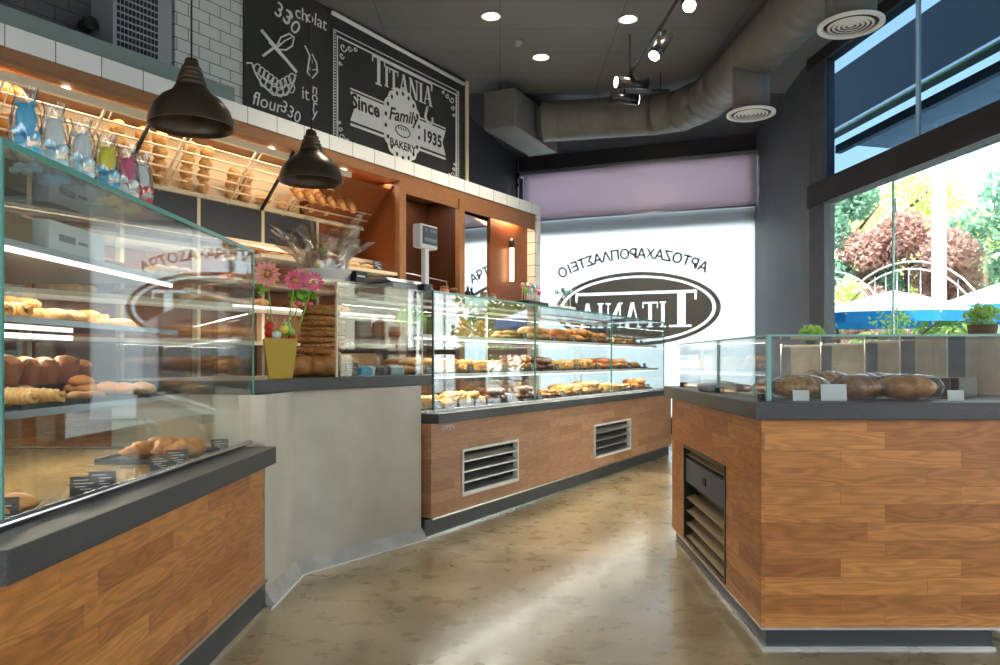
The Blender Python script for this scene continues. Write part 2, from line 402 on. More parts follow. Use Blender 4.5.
# storefront
SF = Frame(3.5, 8.6, .103, -1)
b = MB(); b.box(-.02, -.02, 2.865, 12.2, .14, 3.12); struct('trim_3', b, M['dark'], SF.loc, SF.rz)
b = MB(); b.box(-.02, -.02, 4.42, 12.2, .14, cz); struct('trim_4', b, M['dark'], SF.loc, SF.rz)
b = MB(); b.box(0, 0, 0, .32, .12, 2.865); b.box(0, -.0, 3.12, .32, .12, 4.42); struct('trim_5', b, M['column'], SF.loc, SF.rz)
b = MB(); b.box(.32, .03, 3.12, 12.2, .042, 4.42); w2 = b.build('window_2', M['tinted'], None, SF.loc, SF.rz); w2['kind'] = 'structure'
b = MB(); b.box(1.84, .015, 3.12, 1.865, .05, 4.42); b.box(5.7, .015, 3.12, 5.73, .05, 4.42); b.build('joint', M['frost'], w2)
b = MB(); b.box(.32, .03, .02, 1.55, .042, 2.865); w3 = b.build('window_3', M['pane'], None, SF.loc, SF.rz); w3['kind'] = 'structure'
b = MB(); b.box(1.53, .0, .02, 3.2, .012, 2.82); b.box(1.545, -.005, .02, 1.552, .012, 2.84)
w4 = b.build('window_4', M['pane'], None, SF.loc, SF.rz); w4['kind'] = 'structure'
b = MB(); b.box(1.525, -.004, .02, 1.535, .016, 2.82); b.box(1.525, -.004, 2.81, 3.2, .016, 2.82); b.build('window_edge', M['edge'], w4)
b = MB(); b.box(3.2, .03, .02, 12.2, .042, 2.865); w5 = b.build('window_5', M['pane'], None, SF.loc, SF.rz); w5['kind'] = 'structure'
b = MB()
for x in (5.2, 7.4, 9.6): b.box(x, 0, 0, x+.06, .08, 2.865)
b.build('mullion', M['dark'], w5)

# roller blind over the frosted window
t = thing('roller_blind', 'mauve roller blind pulled part way down the frosted window', 'blind', WN.loc, WN.rz)
b = MB(); b.tube([(.12, -.10, 4.24), (WL-.0, -.10, 4.24)], .045, 12); b.box(.1, -.14, 4.18, .14, -.0, 4.28); b.build('roller', M['grey_pl'], t)
b = MB(); b.grid(lambda i, j: Vector((.18+(WL-.20)*i, -.14+.006*math.sin(i*9), 4.24-.79*j)), 24, 6); o = b.build('cloth', M['blind'], t)
o.modifiers.new('th', 'SOLIDIFY').thickness = .003
b = MB(); b.tube([(.18, -.14, 3.445), (WL-.02, -.14, 3.445)], .014, 8); b.build('hem_bar', M['steel'], t)
b = MB(); b.box(.2, .10, 3.22, WL, .16, 3.50); o = b.build('shadow_band', M['umbtop']); o.location = WN.loc; o.rotation_euler.z = WN.rz  # strip added outside the pane to make the shadow band under the blind
tag(o, 'added grey shadow band behind the frosted window just under the mauve blind', 'valance'); o.data.materials[0] = cloth_translucent('grey_shadow_band', (.28, .30, .31), .4)
# chain and brackets of the blind
t = thing('blind_chain', 'thin steel chain hanging at the left end of the roller blind', 'chain', WN.loc, WN.rz)
b = MB(); b.tube([(.1, -.17, 4.5), (.1, -.17, 3.6)], .008, 6); b.build('chain', M['steel'], t)
b = MB(); b.blob((.1, -.17, 4.2), (.03, .03, .06), 1); b.blob((.1, -.17, 4.05), (.02, .02, .04), 1); b.build('bracket', M['black'], t)

# mirror-written decal on the frosted window (it faces the street)
t = thing('window_decal', 'large grey oval lettered sign applied on the frosted window, read from the street', 'sign', WN.loc, WN.rz)
xr, zr = WN.on(721, 303.5, -.004); xt, zt = WN.on(635, 272, -.004)
a_ = xr-xt; c0 = zr-.05; bz = zt-c0
def ring(mb, xa, za, ai, bi, ao, bo, y0, y1, n=72):
    for k in range(n):
        p = [];
        for (aa, bb, ang) in ((ai, bi, k), (ao, bo, k), (ao, bo, k+1), (ai, bi, k+1)):
            an = 2*PI*ang/n; p.append((xa+aa*math.cos(an), za+bb*math.sin(an)))
        mb.prism(p, y0, y1, axis='y')
b = MB(); ring(b, xt, c0, a_*.945, bz*.90, a_, bz, -.006, 0)
b.build('rim', M['decal'], t)
b = MB(); b.prism([(xt+a_*.905*math.cos(2*PI*k/72), c0+bz*.84*math.sin(2*PI*k/72)) for k in range(72)], -.006, 0, axis='y')
ov = b.build('oval', M['decal'], t)
cut = []
H = bz*.98; zb = c0-H*.52; x0 = xt+a_*.62
def cb(*a): m_ = MB(); m_.box(*a); cut.append(m_)
cb(x0-.155, -.02, zb+.01, x0-.03, .02, zb+H-.01); cb(x0-.28, -.021, zb, x0+.06, .021, zb+.035)
cb(xt-a_*.74, -.022, zb+H-.045, x0+.14, .022, zb+H); cb(x0+.105, -.023, zb+H-.15, x0+.141, .023, zb+H-.02); cb(xt-a_*.74-.001, -.024, zb+H-.15, xt-a_*.74+.03, .024, zb+H-.02)
h2 = H*.70; xs, _ = WN.on(667, 320, 0); xe, _ = WN.on(579, 320, 0); wtot = sum({'I': .36, 'T': .72, 'N': .82, 'A': .78}[c]*h2*1.04 for c in 'ITANIA'); xx = 0
kx = (xs-xe)/wtot
for ch in 'ITANIA':
    m_ = MB(); w = serif_letter(m_, ch, xx, 0, h2, -.02, .02); me = m_.mesh('tmp', None); me.transform(Matrix.Translation((xs, 0, zb+.001)) @ Matrix.Diagonal((-kx, 1, 1, 1)))
    m2 = MB(); m2.bm.from_mesh(me); bpy.data.meshes.remove(me); cut.append(m2); xx += w*1.04
def cut_out(target, cutters):
    obs = []
    for m_ in cutters:
        me = m_.mesh('cutter', None); o = bpy.data.objects.new('cutter', me); o.matrix_world = Matrix.Translation(WN.loc) @ Matrix.Rotation(WN.rz, 4, 'Z'); col.objects.link(o); obs.append(o)
        md = target.modifiers.new('cut', 'BOOLEAN'); md.object = o; md.operation = 'DIFFERENCE'; md.solver = 'EXACT'; md.use_self = True
    bpy.context.view_layer.update(); dg = bpy.context.evaluated_depsgraph_get()
    me = bpy.data.meshes.new_from_object(target.evaluated_get(dg)); target.modifiers.clear(); target.data = me
    for o in obs: bpy.data.objects.remove(o)
cut_out(ov, cut)
b = MB(); word = 'ΑΡΤΟΖΑΧΑΡΟΠΛΑΣΤΕΙΟ'
xa, za = WN.on(703, 265, 0); xm, zm = WN.on(639, 254, 0); xl, zl = WN.on(563, 275, 0)
ac = (xa+xl)/2; hw = (xa-xl)/2; zc = zm; sag = zm-(za+zl)/2; R_ = (hw*hw+sag*sag)/(2*sag)
wt_ = {'Ι': .5, 'Ρ': .85, 'Τ': .88, 'Ο': 1.15, 'Ζ': .9, 'Σ': .9, 'Ε': .82, 'Π': 1.08}; tot = 0; pos_ = []
for ch in word: w_ = wt_.get(ch, 1.0); pos_.append(tot+w_/2); tot += w_
for i, ch in enumerate(word):
    f = 1-2*(pos_[i]-pos_[0])/(pos_[-1]-pos_[0]); an = math.asin(max(-1, min(1, hw*f/R_)))
    px = ac+R_*math.sin(an); pz = zc-R_+R_*math.cos(an)
    M4 = Matrix.Translation((px, -.004, pz)) @ Matrix.Rotation(an, 4, 'Y') @ Matrix.Scale(-1, 4, (1, 0, 0)) @ UP
    for dx, dz in ((-.006, 0), (.006, 0), (0, .006), (0, -.006)): add_text(b, ch, .22, Matrix.Translation((dx, 0, dz)) @ M4, extrude=.002)
b.build('greek_lettering', M['decal'], t)

# ================================================================== BACK UNIT (all in its own frame: x along, y behind, z up)
def on(u, v, q): return BK.on(u, v, q)
unit = thing('wall_shelving_unit', 'long wooden wall unit with white tiled fascia running behind the counters', 'shelving', BK.loc, BK.rz)
S0, S1 = -3.2, 5.03
b = MB(); b.box(S0, -.01, 3.065, S1, .56, 3.20); b.build('tiled_fascia', M['fascia'], unit)
b = MB(); b.box(S0, .0, 2.97, 4.97, .03, 3.063); b.build('header_board', M['timber'], unit)
b = MB(); b.box(S0, .03, 2.975, 4.95, .56, 3.0); b.build('soffit', M['timber'], unit)
b = MB(); b.box(S0, .56, 0, 4.97, .60, 3.06); b.build('back_board', M['veneer'], unit)
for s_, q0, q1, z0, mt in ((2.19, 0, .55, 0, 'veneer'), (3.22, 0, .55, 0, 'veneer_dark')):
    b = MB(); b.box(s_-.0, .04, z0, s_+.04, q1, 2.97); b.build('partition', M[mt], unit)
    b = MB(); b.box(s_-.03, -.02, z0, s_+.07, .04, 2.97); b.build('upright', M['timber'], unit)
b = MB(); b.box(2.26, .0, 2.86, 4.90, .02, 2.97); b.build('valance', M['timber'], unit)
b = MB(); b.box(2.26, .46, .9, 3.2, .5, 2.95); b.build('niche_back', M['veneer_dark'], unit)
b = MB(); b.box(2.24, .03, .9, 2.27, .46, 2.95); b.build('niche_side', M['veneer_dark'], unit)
b = MB(); b.box(4.02, .12, .9, 4.9, .16, 2.97); b.build('end_panel', M['veneer'], unit)
b = MB(); b.box(4.90, .0, 0, 4.93, .55, 3.06); b.build('end_lining', M['endtile'], unit)
b = MB(); b.box(4.93, -.01, 0, S1, .56, 3.064); b.build('end_post', M['fascia'], unit)
b = MB(); b.box(S0, .2, .0, 4.9, .55, .9); b.build('base_cabinet', M['oak'], unit)
b = MB(); b.box(S0, .1, .9, 4.9, .56, .94); b.build('worktop', M['slab'], unit)
# slate panels with pale dividers
for i in range(8):
    x0 = -3.1+i*.664*1.0+.004; x1 = x0+.63
    if x1 > 2.18: break
    b = MB(); b.box(x0, .50, 2.20, x1, .55, 2.52); b.build('slate_panel', M['panel'], unit)
    b = MB(); b.box(x1, .49, 1.0, x1+.03, .56, 2.52); b.build('divider', M['cream'], unit)
# sloping wooden panel at the right end of the bread bin
b = MB(); b.prism([(.12, 2.90), (.15, 2.90), (.53, 2.53), (.50, 2.53)], 1.35, 2.19, axis='x'); b.build('sloping_panel', M['veneer'], unit)
b = MB(); b.prism([(.08, 2.93), (.20, 2.97), (.55, 2.97), (.55, 2.52), (.50, 2.52)], 2.165, 2.19, axis='x'); b.build('bin_end', M['veneer'], unit)
# cream lining of the bread bin
b = MB(); b.box(S0, .548, 2.52, 1.35, .556, 2.97); b.build('bin_lining', M['cream'], unit)
for k, s_ in enumerate((-1.85, -1.05, -.2, .68, 1.55, 2.55, 3.45, 3.9)):
    o = MB().lathe([(.0, 2.972), (.028, 2.972), (.028, 2.966), (.0, 2.966)], 16, (s_, .16, 0)).build('spotlight', M['spot'], unit)
# tilted wire cage in front of the loaves
cage = thing('bread_rack', 'long sloping cream wire bread rack under the wooden soffit', 'rack', BK.loc, BK.rz)
def cg(x, f): return (x, .12+.37*f, 2.90-.38*f)     # f 0 top-front .. 1 bottom-back
b = MB()
for f in (0, .16, .32, .48, .64, .80, .96, 1.02): b.tube([cg(S0, f), cg(1.5 if f < .5 else 2.15, f)], .0085, 6)
b.build('rods', M['cream'], cage)
for x in (-2.75, -2.1, -1.45, -.8, -.15, .5, 1.1):
    b = MB(); b.tube([cg(x, -.05), cg(x, 1.05)], .012, 6); b.tube([cg(x+.05, 0), cg(x+.05, 1.0)], .006, 6); b.build('cross_wire', M['cream'], cage)
b = MB(); b.box(S0, .10, 2.90, 1.6, .13, 2.955); b.build('top_rail', M['cream'], cage)
b = MB(); b.box(S0, .47, 2.505, 2.16, .52, 2.53); b.build('bottom_rail', M['cream'], cage)
for i, (u, v) in enumerate(((121, 174.5), (260.6, 203))):
    s_, z_ = on(u, v, .47)
    o = MB().tube([(s_, .46, 2.50), (s_+.02, .06, 2.965)], .016, 8).build('stay_rod', M['black'])
    o.location = BK.loc; o.rotation_euler.z = BK.rz
    tag(o, ('black slanting rod in front of the bread rack beside the larger near pendant' if i == 0 else 'black slanting rod in front of the bread rack beside the farther pendant'), 'rod')
# loaves in the rack
def loaf_mb(L, w, h, cuts=4, seed=0):
    b = MB()
    def fn(i, j):
        x = (i-.5)*2; e = math.sqrt(max(0, 1-abs(x)**2.6)); a = 2*PI*j
        r = 1+.10*math.sin(i*PI*2*cuts)*max(0, math.sin(a)) + .05*noise.noise(Vector((i*6, math.cos(a)*2, seed*5.3)))
        return Vector((x*L/2, math.cos(a)*w/2*e*r, h/2+math.sin(a)*h/2*e*r))
    b.grid(fn, 28, 14); return b
grp = 'loaves in the bread rack'
protos = []
for nm, (L, w, h, cu, mt) in {'long_loaf': (.40, .13, .11, 4, 'crust'), 'bread_roll': (.15, .11, .09, 2, 'crust2'), 'country_loaf': (.30, .17, .13, 3, 'orange')}.items():
    o = loaf_mb(L, w, h, cu, len(protos)).build(nm, M[mt]); protos.append(once(o)); tag(o, 'x', 'bread')
def rackput(k, s_, f, lift, rot, label, sc=1.0):
    x, q, z = cg(s_, f); q += .08; z += lift
    protos[k](BK.P(x, min(q, .47), z), rot, label, grp, sc)
ly = ['large orange crusty loaf at the far left end of the wire rack', 'pale bread roll behind the cream wires left of the near pendant',
      'bread roll standing in the rack between the two pendants', 'golden long loaf stacked upright in the rack by the farther pendant']
for i in range(5): rackput(2, -2.35+i*.27, .62+.12*(i % 2), -.02, (0, .1, BK.rz+.2), ly[0], 1.05)
for i in range(4): rackput(2, -2.2+i*.27, .22, .0, (0, .1, BK.rz+.1), ly[0], 1)
for c_ in (-.62, -.42, -.28):
    for r_ in range(4): rackput(1, c_+.03*r_, .2+.2*r_, -.02, (.3*r_, .5, BK.rz+1.2), ly[1])
for c_ in (-.02, .14):
    for r_ in range(4): rackput(1, c_+.02*r_, .22+.2*r_, -.02, (.3*r_, .4, BK.rz+1.2), ly[1], .95)
for c_ in (.46, .60):
    for r_ in range(3): rackput(1, c_+.02*r_, .45+.18*r_, -.03, (.2*r_, .4, BK.rz+1.1), ly[2])
for c_ in (.85, 1.1, ): rackput(1, c_, .85, -.02, (0, 0, BK.rz), ly[2])
for c_ in range(6): rackput(0, 1.08+c_*.135, .38, -.06, (0, -.9, BK.rz+PI/2), ly[3], .78)
for c_ in range(3): rackput(1, 1.2+c_*.2, .88, -.0, (0, 0.3, BK.rz+PI/2), 'squat pale roll lying under the upright loaves by the farther pendant', .95)

# shelves of the unit with a lit edge
shelves = []
for (x0, x1, z, lit, q0) in ((-3.1, 2.17, 2.18, False, .36), (.45, 2.17, 2.03, False, .02), (.3, 2.17, 1.81, False, .12), (.2, 2.17, 1.60, True, .05), (-3.1, .19, 1.60, False, .05), (-3.1, 2.17, 1.30, False, .05), (-3.1, .2, 1.80, False, .15)):
    b = MB(); b.box(x0, q0, z-.025, x1, .52, z); sh = b.build('shelf', M['white'], unit)
    if lit: MB().box(x0, q0-.012, z-.02, x1, q0-.002, z-.002).build('light_strip', M['led'], sh)
    else: MB().box(x0, q0-.012, z-.026, x1, q0-.001, z+.006).build('shelf_edge', M['cream'], sh)

# mirror door with its wooden frame
mt_ = thing('wall_mirror', 'tall mirror in the wall unit reflecting the frosted window lettering', 'mirror', BK.P(3.30, .04), BK.rz+math.radians(8.2))
MB().box(0, 0, 1.0, .74, .012, 2.84).build('mirror_glass', M['mirror'], mt_)
MB().box(0, .012, 1.0, .74, .02, 2.84).build('backing', M['black'], mt_)
o = MB().tube([(0, 0, 0), (0, 0, .42)], .028, 12).build('wall_lamp', M['warmlamp']); o.location = BK.P(4.42, .06, 2.15)
tag(o, 'slim glowing tube wall lamp with dark cap beside the mirror', 'lamp')
MB().lathe([(0, .42), (.04, .42), (.04, .5), (.02, .54), (0, .54)], 12).build('cap', M['bronze'], o)
# black wire hanging rail in the niche
o = MB().tube([(2.25, .02, 2.05), (3.0, .02, 2.02), (3.02, .02, 1.75)], .006, 6).build('hanging_wire', M['steel']); o.location = BK.loc; o.rotation_euler.z = BK.rz
tag(o, 'thin steel rail and wire in the dark niche behind the scale', 'rail')

# smoked ledge, nook, air-conditioner, tiled pier, chalkboards
b = MB(); b.box(S0, .10, 3.20, .26, .115, 3.36); o = b.build('ledge_screen', M['teal'], None, BK.loc, BK.rz); tag(o, 'grey-green glass screen standing on the tiled fascia at upper left', 'screen')
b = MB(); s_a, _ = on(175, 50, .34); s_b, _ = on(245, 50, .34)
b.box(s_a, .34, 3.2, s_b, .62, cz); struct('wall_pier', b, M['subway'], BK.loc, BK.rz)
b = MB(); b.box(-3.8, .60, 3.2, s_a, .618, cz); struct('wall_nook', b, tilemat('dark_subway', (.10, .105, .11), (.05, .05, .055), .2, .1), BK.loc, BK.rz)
sac, zac = on(113, 30, .30)
t = thing('air_conditioner', 'pale perforated air-conditioning box up in the dark nook beside the tiled pier', 'air conditioner', BK.P(sac, .30, 3.40), BK.rz)
b = MB(); b.box(0, 0, 0, .47, .29, .80); b.build('casing', M['grey_pl'], t)
b = MB()
for i in range(11):
    for j in range(14): b.box(.03+i*.030, -.006, .05+j*.052, .050+i*.030, .0, .085+j*.052)
b.build('grille', M['black'], t)
o = MB().tube([(0, -.05, 0), (0, .05, 0)], .05, 16).build('round_speaker', M['black']); s_, z_ = on(92, 23, .45); o.location = BK.P(s_, .5, z_); o.rotation_euler.z = BK.rz
tag(o, 'small round black speaker on the nook wall at top left', 'speaker')
t = thing('pipe_run', 'bundle of grey pipes right of the air-conditioning box', 'pipes', BK.P(sac+.52, .50, 3.6), BK.rz)
for k in range(3): MB().tube([(0, 0, .15*k), (.05, 0, .2+.15*k), (.11, 0, .15+.15*k)], .02, 8).build('pipe', M['dark'], t)

QS = .30
def board(name, u0, u1, q, m, label, x1=None):
    a0, _ = on(u0, 100, q); a1, _ = on(u1, 100, q)
    t = thing(name, label, 'chalkboard', BK.P(a0, q, 3.205), BK.rz)
    MB().box(0, 0, 0, a1-a0, .04, cz-3.21).build('panel', m, t); return t, a0, a1-a0
def chalk(pts, r=.008): return MB().tube(pts, r, 5)
tA, a0, wA = board('chalkboard', 245, 306, .31, M['board'], 'black chalkboard with whisk and pastry drawing lettered flour 330')
def pA(u, v, t0=a0, q=.31):
    s_, z_ = on(u, v, q-.006); return (s_-t0, -.006, z_-3.205)
b = MB()
def line(b, pts, q, t0, r=.008, close=False):
    P_ = [pA(u, v, t0, q) for u, v in pts]
    if close: P_.append(P_[0])
    b.tube(P_, r, 5)
def Z(x, y): return (240+x/4.158, y/4.158)
line(b, [Z(88, 125), Z(235, 300)], .31, a0, .016); line(b, [Z(120, 175), Z(225, 290)], .31, a0, .006)
line(b, [Z(95, 232), Z(165, 180)], .31, a0, .012)
line(b, [Z(150, 195), Z(170, 155), Z(205, 140), Z(225, 155), Z(218, 190), Z(190, 208), Z(155, 205)], .31, a0, .008, True)
line(b, [Z(155, 198), Z(185, 170), Z(215, 155)], .31, a0, .006)
line(b, [Z(28, 262), Z(50, 262), Z(62, 300), Z(90, 350), Z(140, 395), Z(190, 395), Z(215, 360), Z(232, 310)], .31, a0, .009)
for k in range(9):
    cx, cy = 72+k*18, 285+min(k, 5)*14-max(0, k-5)*10; rr = 14
    line(b, [Z(cx+rr*math.cos(a*PI/4), cy+20*math.sin(a*PI/4)) for a in range(8)], .31, a0, .006, True)
for k in range(6):
    cx, cy = 95+k*24, 340+min(k, 3)*14-max(0, k-3)*8
    line(b, [Z(cx+13*math.cos(a*PI/3), cy+22*math.sin(a*PI/3)) for a in range(6)], .31, a0, .006, True)
b.build('chalk_drawing', M['chalk'], tA)
b = MB()
def sign_text(b, body, u, v, size, q, t0, rot=0, flat=(1, 1), **kw):
    s_, z_ = on(u, v, q-.006)
    M4 = Matrix.Translation((s_-t0, -.005, z_-3.205)) @ Matrix.Rotation(rot, 4, 'Y') @ Matrix.Diagonal((flat[0], 1, flat[1], 1)) @ UP
    add_text(b, body, size, M4, **kw)
sign_text(b, 'flour', *Z(112, 428), .17, .31, a0, shear=.2); sign_text(b, '330', *Z(212, 468), .16, .31, a0, rot=.3)
sign_text(b, '33', *Z(180, 60), .2, .31, a0, rot=.3); sign_text(b, '30', *Z(215, 95), .2, .31, a0, rot=.6)
b.build('chalk_lettering', M['chalk'], tA)
tB, b0, wB = board('chalkboard', 306, 329, .31, M['board2'], 'narrow brown-black board with the chalk word chocolat and a pear drawing')
b = MB(); sign_text(b, 'olat', *Z(318, 85), .17, .31, b0, shear=.1); sign_text(b, 'ch', *Z(256, 60), .17, .31, b0)
sign_text(b, 'it', *Z(272, 390), .17, .31, b0)
for k, ch in enumerate('nory'): sign_text(b, ch, *Z(312, 372+k*32), .15, .31, b0, rot=.1)
line(b, [Z(270, 190), Z(290, 230), Z(280, 300), Z(300, 325), Z(322, 300), Z(318, 260), Z(300, 225), Z(285, 255)], .31, b0, .008)
line(b, [Z(295, 225), Z(300, 260), Z(290, 290), Z(318, 290)], .31, b0, .006)
b.build('chalk_lettering', M['chalk'], tB)
tC, c0_, wC = board('sign_board', 329.5, 465, .31, M['board'], 'large black bakery sign board with white ribbon and scalloped badge'); tC['category'] = 'sign'
b = MB(); zt_ = cz-3.22
b.box(wC-.0, -.02, 0, wC+.05, .06, zt_); b.build('side_strip', M['cream'], tC)
# pale light rail along the top of the sign
sa, za_ = on(330, 12, .30); sb, zb_ = on(463, 84, .30)
b = MB(); b.tube([(.02, -.02, za_-3.205), (sb-c0_, -.02, zb_-3.205)], .022, 8); b.build('top_rail', M['white'], tC)
b = MB()
# double border
sl, _ = on(334, 100, .30); sl -= c0_; sr, _ = on(459, 130, .30); sr -= c0_
_, z1 = on(336, 30, .30); _, z0 = on(336, 140, .30); z1 -= 3.205; z0 = .03
for (o1, r_) in ((0, .006), (.05, .01)):
    b.tube([(sl+o1, -.004, z0), (sl+o1, -.004, z1-o1), (sr-o1, -.004, z1-o1), (sr-o1, -.004, z0)], r_, 5)
for k in range(40):
    z = z0+(z1-z0)*k/40; b.box(sl+.015, -.004, z, sl+.035, 0, z+.012); b.box(sr-.035, -.004, z, sr-.015, 0, z+.012)
def scroll(cx, czz, sx, sz, s=1.0):
    for (dx, dz, r_) in ((.10, .10, .05), (.19, .08, .035), (.08, .19, .035), (.27, .06, .025), (.06, .27, .025)):
        b.tube([(cx+sx*(dx*s+r_*s*(1-a/14)*math.cos(a*.55)), -.004, czz+sz*(dz*s+r_*s*(1-a/14)*math.sin(a*.55))) for a in range(13)], .006, 5)
scroll(sl+.03, z1-.03, 1, -1); scroll(sr-.03, z1-.03, -1, -1); scroll(sl+.03, z0+.02, 1, 1, .8); scroll(sr-.03, z0+.02, -1, 1, .8)
b.build('border', M['chalk'], tC)
def pC(u, v): s_, z_ = on(u, v, .30); return s_-c0_, z_-3.205
xT0, zT0 = pC(375, 75); xT1, zT1 = pC(430, 112); xTt, zTt = pC(375, 56)
b = MB(); Hh = .29; zL = pC(382, 80)[1]-.065; W_ = xT1-xT0
w = serif_letter(b, 'T', xT0-.04, zL-.0, Hh, -.006, 0)
x = xT0+.15; h2 = .215
sc = (xT1-x+.05)/(h2*(.36+.72+.78+.82+.36+.78+.1))
b2 = MB(); xx = 0
for ch in 'ITANIA': xx += serif_letter(b2, ch, xx, 0, h2, -.006, 0)*1.03
me = b2.mesh('tmp', None); me.transform(Matrix.Translation((x, 0, zL+.02)) @ Matrix.Diagonal((sc, 1, 1, 1))); b.bm.from_mesh(me); bpy.data.meshes.remove(me)
b.box(x-.05, -.006, zL+Hh-.02, xT1+.05, 0, zL+Hh); b.box(xT1+.03, -.006, zL+Hh-.09, xT1+.05, 0, zL+Hh)
b.tube([(xT1-.04, -.004, zL), (xT1-.08, -.004, zL-.12), (xT1-.02, -.004, zL-.2), (xT1+.05, -.004, zL-.16), (xT1+.05, -.004, zL-.1)], .016, 6)
b.tube([(x+.28, -.004, zL+.05), (x+.2, -.004, zL), (x+.19, -.004, zL-.08)], .012, 6)
b.build('title_lettering', M['chalk'], tC)
# ribbon and badge
xb, zb2 = pC(402.5, 126)
xr0, zr0 = pC(351, 104); xr1, zr1 = pC(446, 142)
b = MB()
def ribbon(xa, xb_, notch):
    h_ = .145; zc_ = zb2
    pts = [(xa, zc_-h_), (xb_, zc_-h_), (xb_, zc_+h_), (xa, zc_+h_)]
    if notch < 0: pts = [(xa, zc_-h_), (xb_, zc_-h_), (xb_, zc_+h_), (xa, zc_+h_), (xa+.06, zc_)]
    else: pts = [(xa, zc_-h_), (xb_, zc_-h_), (xb_-.06, zc_), (xb_, zc_+h_), (xa, zc_+h_)]
    b.prism(pts, -.005, 0, axis='y')
    b.box(xa, -.005, zc_-h_-.05, xb_, 0, zc_-h_-.025)
    b.box(xa, -.005, zc_+h_+.02, xb_, 0, zc_+h_+.035)
ribbon(xr0, xb-.1, -1); ribbon(xb+.1, xr1, 1)
b.build('ribbon', M['chalk'], tC)
b = MB(); sign_text(b, 'Since', 366.5, 106, .20, .30, c0_, offset=.006); b.build('ribbon_word', M['black'], tC); b = MB()
sign_text(b, '1935', 433, 139, .19, .30, c0_, flat=(.95, 1), offset=.006)
b.build('ribbon_year', M['black'], tC)
b = MB(); ax, az = .31, .385; n = 18; pts = []
for k in range(n*6):
    an = 2*PI*k/(n*6); r_ = 1+.06*abs(math.sin(an*n/2)); pts.append((xb+ax*r_*math.cos(an), zb2+az*r_*math.sin(an)))
b.prism(pts, -.014, -.006, axis='y'); b.build('badge', M['chalk'], tC)
b = MB()
for k in range(n):
    an = 2*PI*(k+.5)/n; b.prism([(xb+ax*.9*math.cos(an)+.018*math.cos(a), zb2+az*.9*math.sin(an)+.024*math.sin(a)) for a in [2*PI*i/8 for i in range(8)]], -.018, -.014, axis='y')
b.build('badge_dots', M['black'], tC); b = MB()
def T2(body, dx, dz, size, rot=0, **kw):
    M4 = Matrix.Translation((xb+dx, -.017, zb2+dz)) @ Matrix.Rotation(rot, 4, 'Y') @ UP; add_text(b, body, size, M4, **kw)
T2('Family', .0, .10, .19, -.12, shear=.35, offset=.003); T2('BAKERY', 0, -.22, .12, 0, offset=.002)
b.tube([(xb+.12*math.cos(a), -.016, zb2-.06+.06*math.sin(a)) for a in [2*PI*i/16 for i in range(17)]], .006, 5)
for k in range(4): b.tube([(xb-.08+.04*k, -.016, zb2-.02), (xb-.06+.04*k, -.016, zb2-.05)], .005, 5)
b.build('badge_lettering', M['black'], tC)
# ================================================================== LEFT DISPLAY COUNTER
t = thing('display_counter', 'near left oak counter with charcoal slab and tall glass pastry case', 'display case', (-1.08, 1.6, 0))
# local: x to the right (+X), y away
b = MB(); b.prism([(-1.15, .02), (-.02, .02), (-.02, 1.94), (-1.15, 1.94)], .135, .675); b.build('body', M['oak'], t)
b = MB(); b.box(-1.12, .05, 0, -.01, 1.93, .125); b.build('plinth', M['plinth'], t)
b = MB(); b.box(-.02, .03, .123, .0, 1.935, .135); b.box(-.012, .03, 0, -.004, 1.93, .014); b.build('trim_strip', M['chrome'], t)
b = MB(); b.box(-.16, -.01, .675, .05, 1.90, .752); b.box(-1.15, -.01, .675, -.16, .06, .752); b.box(-1.15, 1.84, .675, -.16, 1.90, .752); b.build('stone_slab', M['slab'], t, bevel=.003)
b = MB(); b.box(-1.14, .06, .70, -.11, 1.86, .748); b.build('deck', M['gold_tray'], t)
b = MB(); b.tube([(-.085, .06, .765), (-.085, 1.95, .765)], .012, 8); b.build('glass_rail', M['chrome'], t)
b = MB(); b.box(-.094, .18, .76, -.084, 1.98, 1.655); b.build('front_glass', M['glass'], t)
b = MB(); b.box(-1.1, .18, 1.655, -.082, 1.98, 1.668); b.build('top_glass', M['glass'], t)
b = MB(); b.box(-.0835, .18, 1.653, -.0795, 1.98, 1.669); b.box(-.097, .172, .76, -.081, .18, 1.669); b.build('glass_edge', M['edge'], t)
b = MB(); b.box(-1.1, 1.97, .76, -.084, 1.98, 1.655); b.build('end_glass', M['glass'], t)
b = MB(); b.box(-.084, 1.972, .76, -.079, 1.984, 1.655); b.build('end_edge', M['edge'], t)
b = MB(); b.box(-1.12, .18, 1.50, -.44, 1.9, 1.515); s_ = b.build('upper_shelf', M['steel'], t)
MB().box(-.438, .18, 1.484, -.428, 1.9, 1.499).build('light_strip', M['led'], s_)
MB().box(-.44, .18, 1.4995, -.418, 1.9, 1.521).build('shelf_edge', M['steel'], s_)
b = MB(); b.box(-1.12, .18, 1.262, -.34, 1.72, 1.275); s_ = b.build('glass_shelf', M['glass'], t)
MB().box(-.338, .18, 1.260, -.325, 1.72, 1.278).build('shelf_edge', M['chrome'], s_)
MB().box(-.80, .18, 1.235, -.785, 1.72, 1.255).build('light_strip', M['led'], s_)
b = MB(); b.box(-1.12, .18, .985, -.32, 1.78, 1.0); s_ = b.build('glass_shelf', M['glass'], t)
MB().box(-.318, .18, .982, -.300, 1.78, 1.004).build('shelf_edge', M['chrome'], s_)
b = MB(); b.box(-1.14, .1, .75, -1.12, 1.9, 1.66); b.build('rear_glass', M['glass'], t)
LD = t

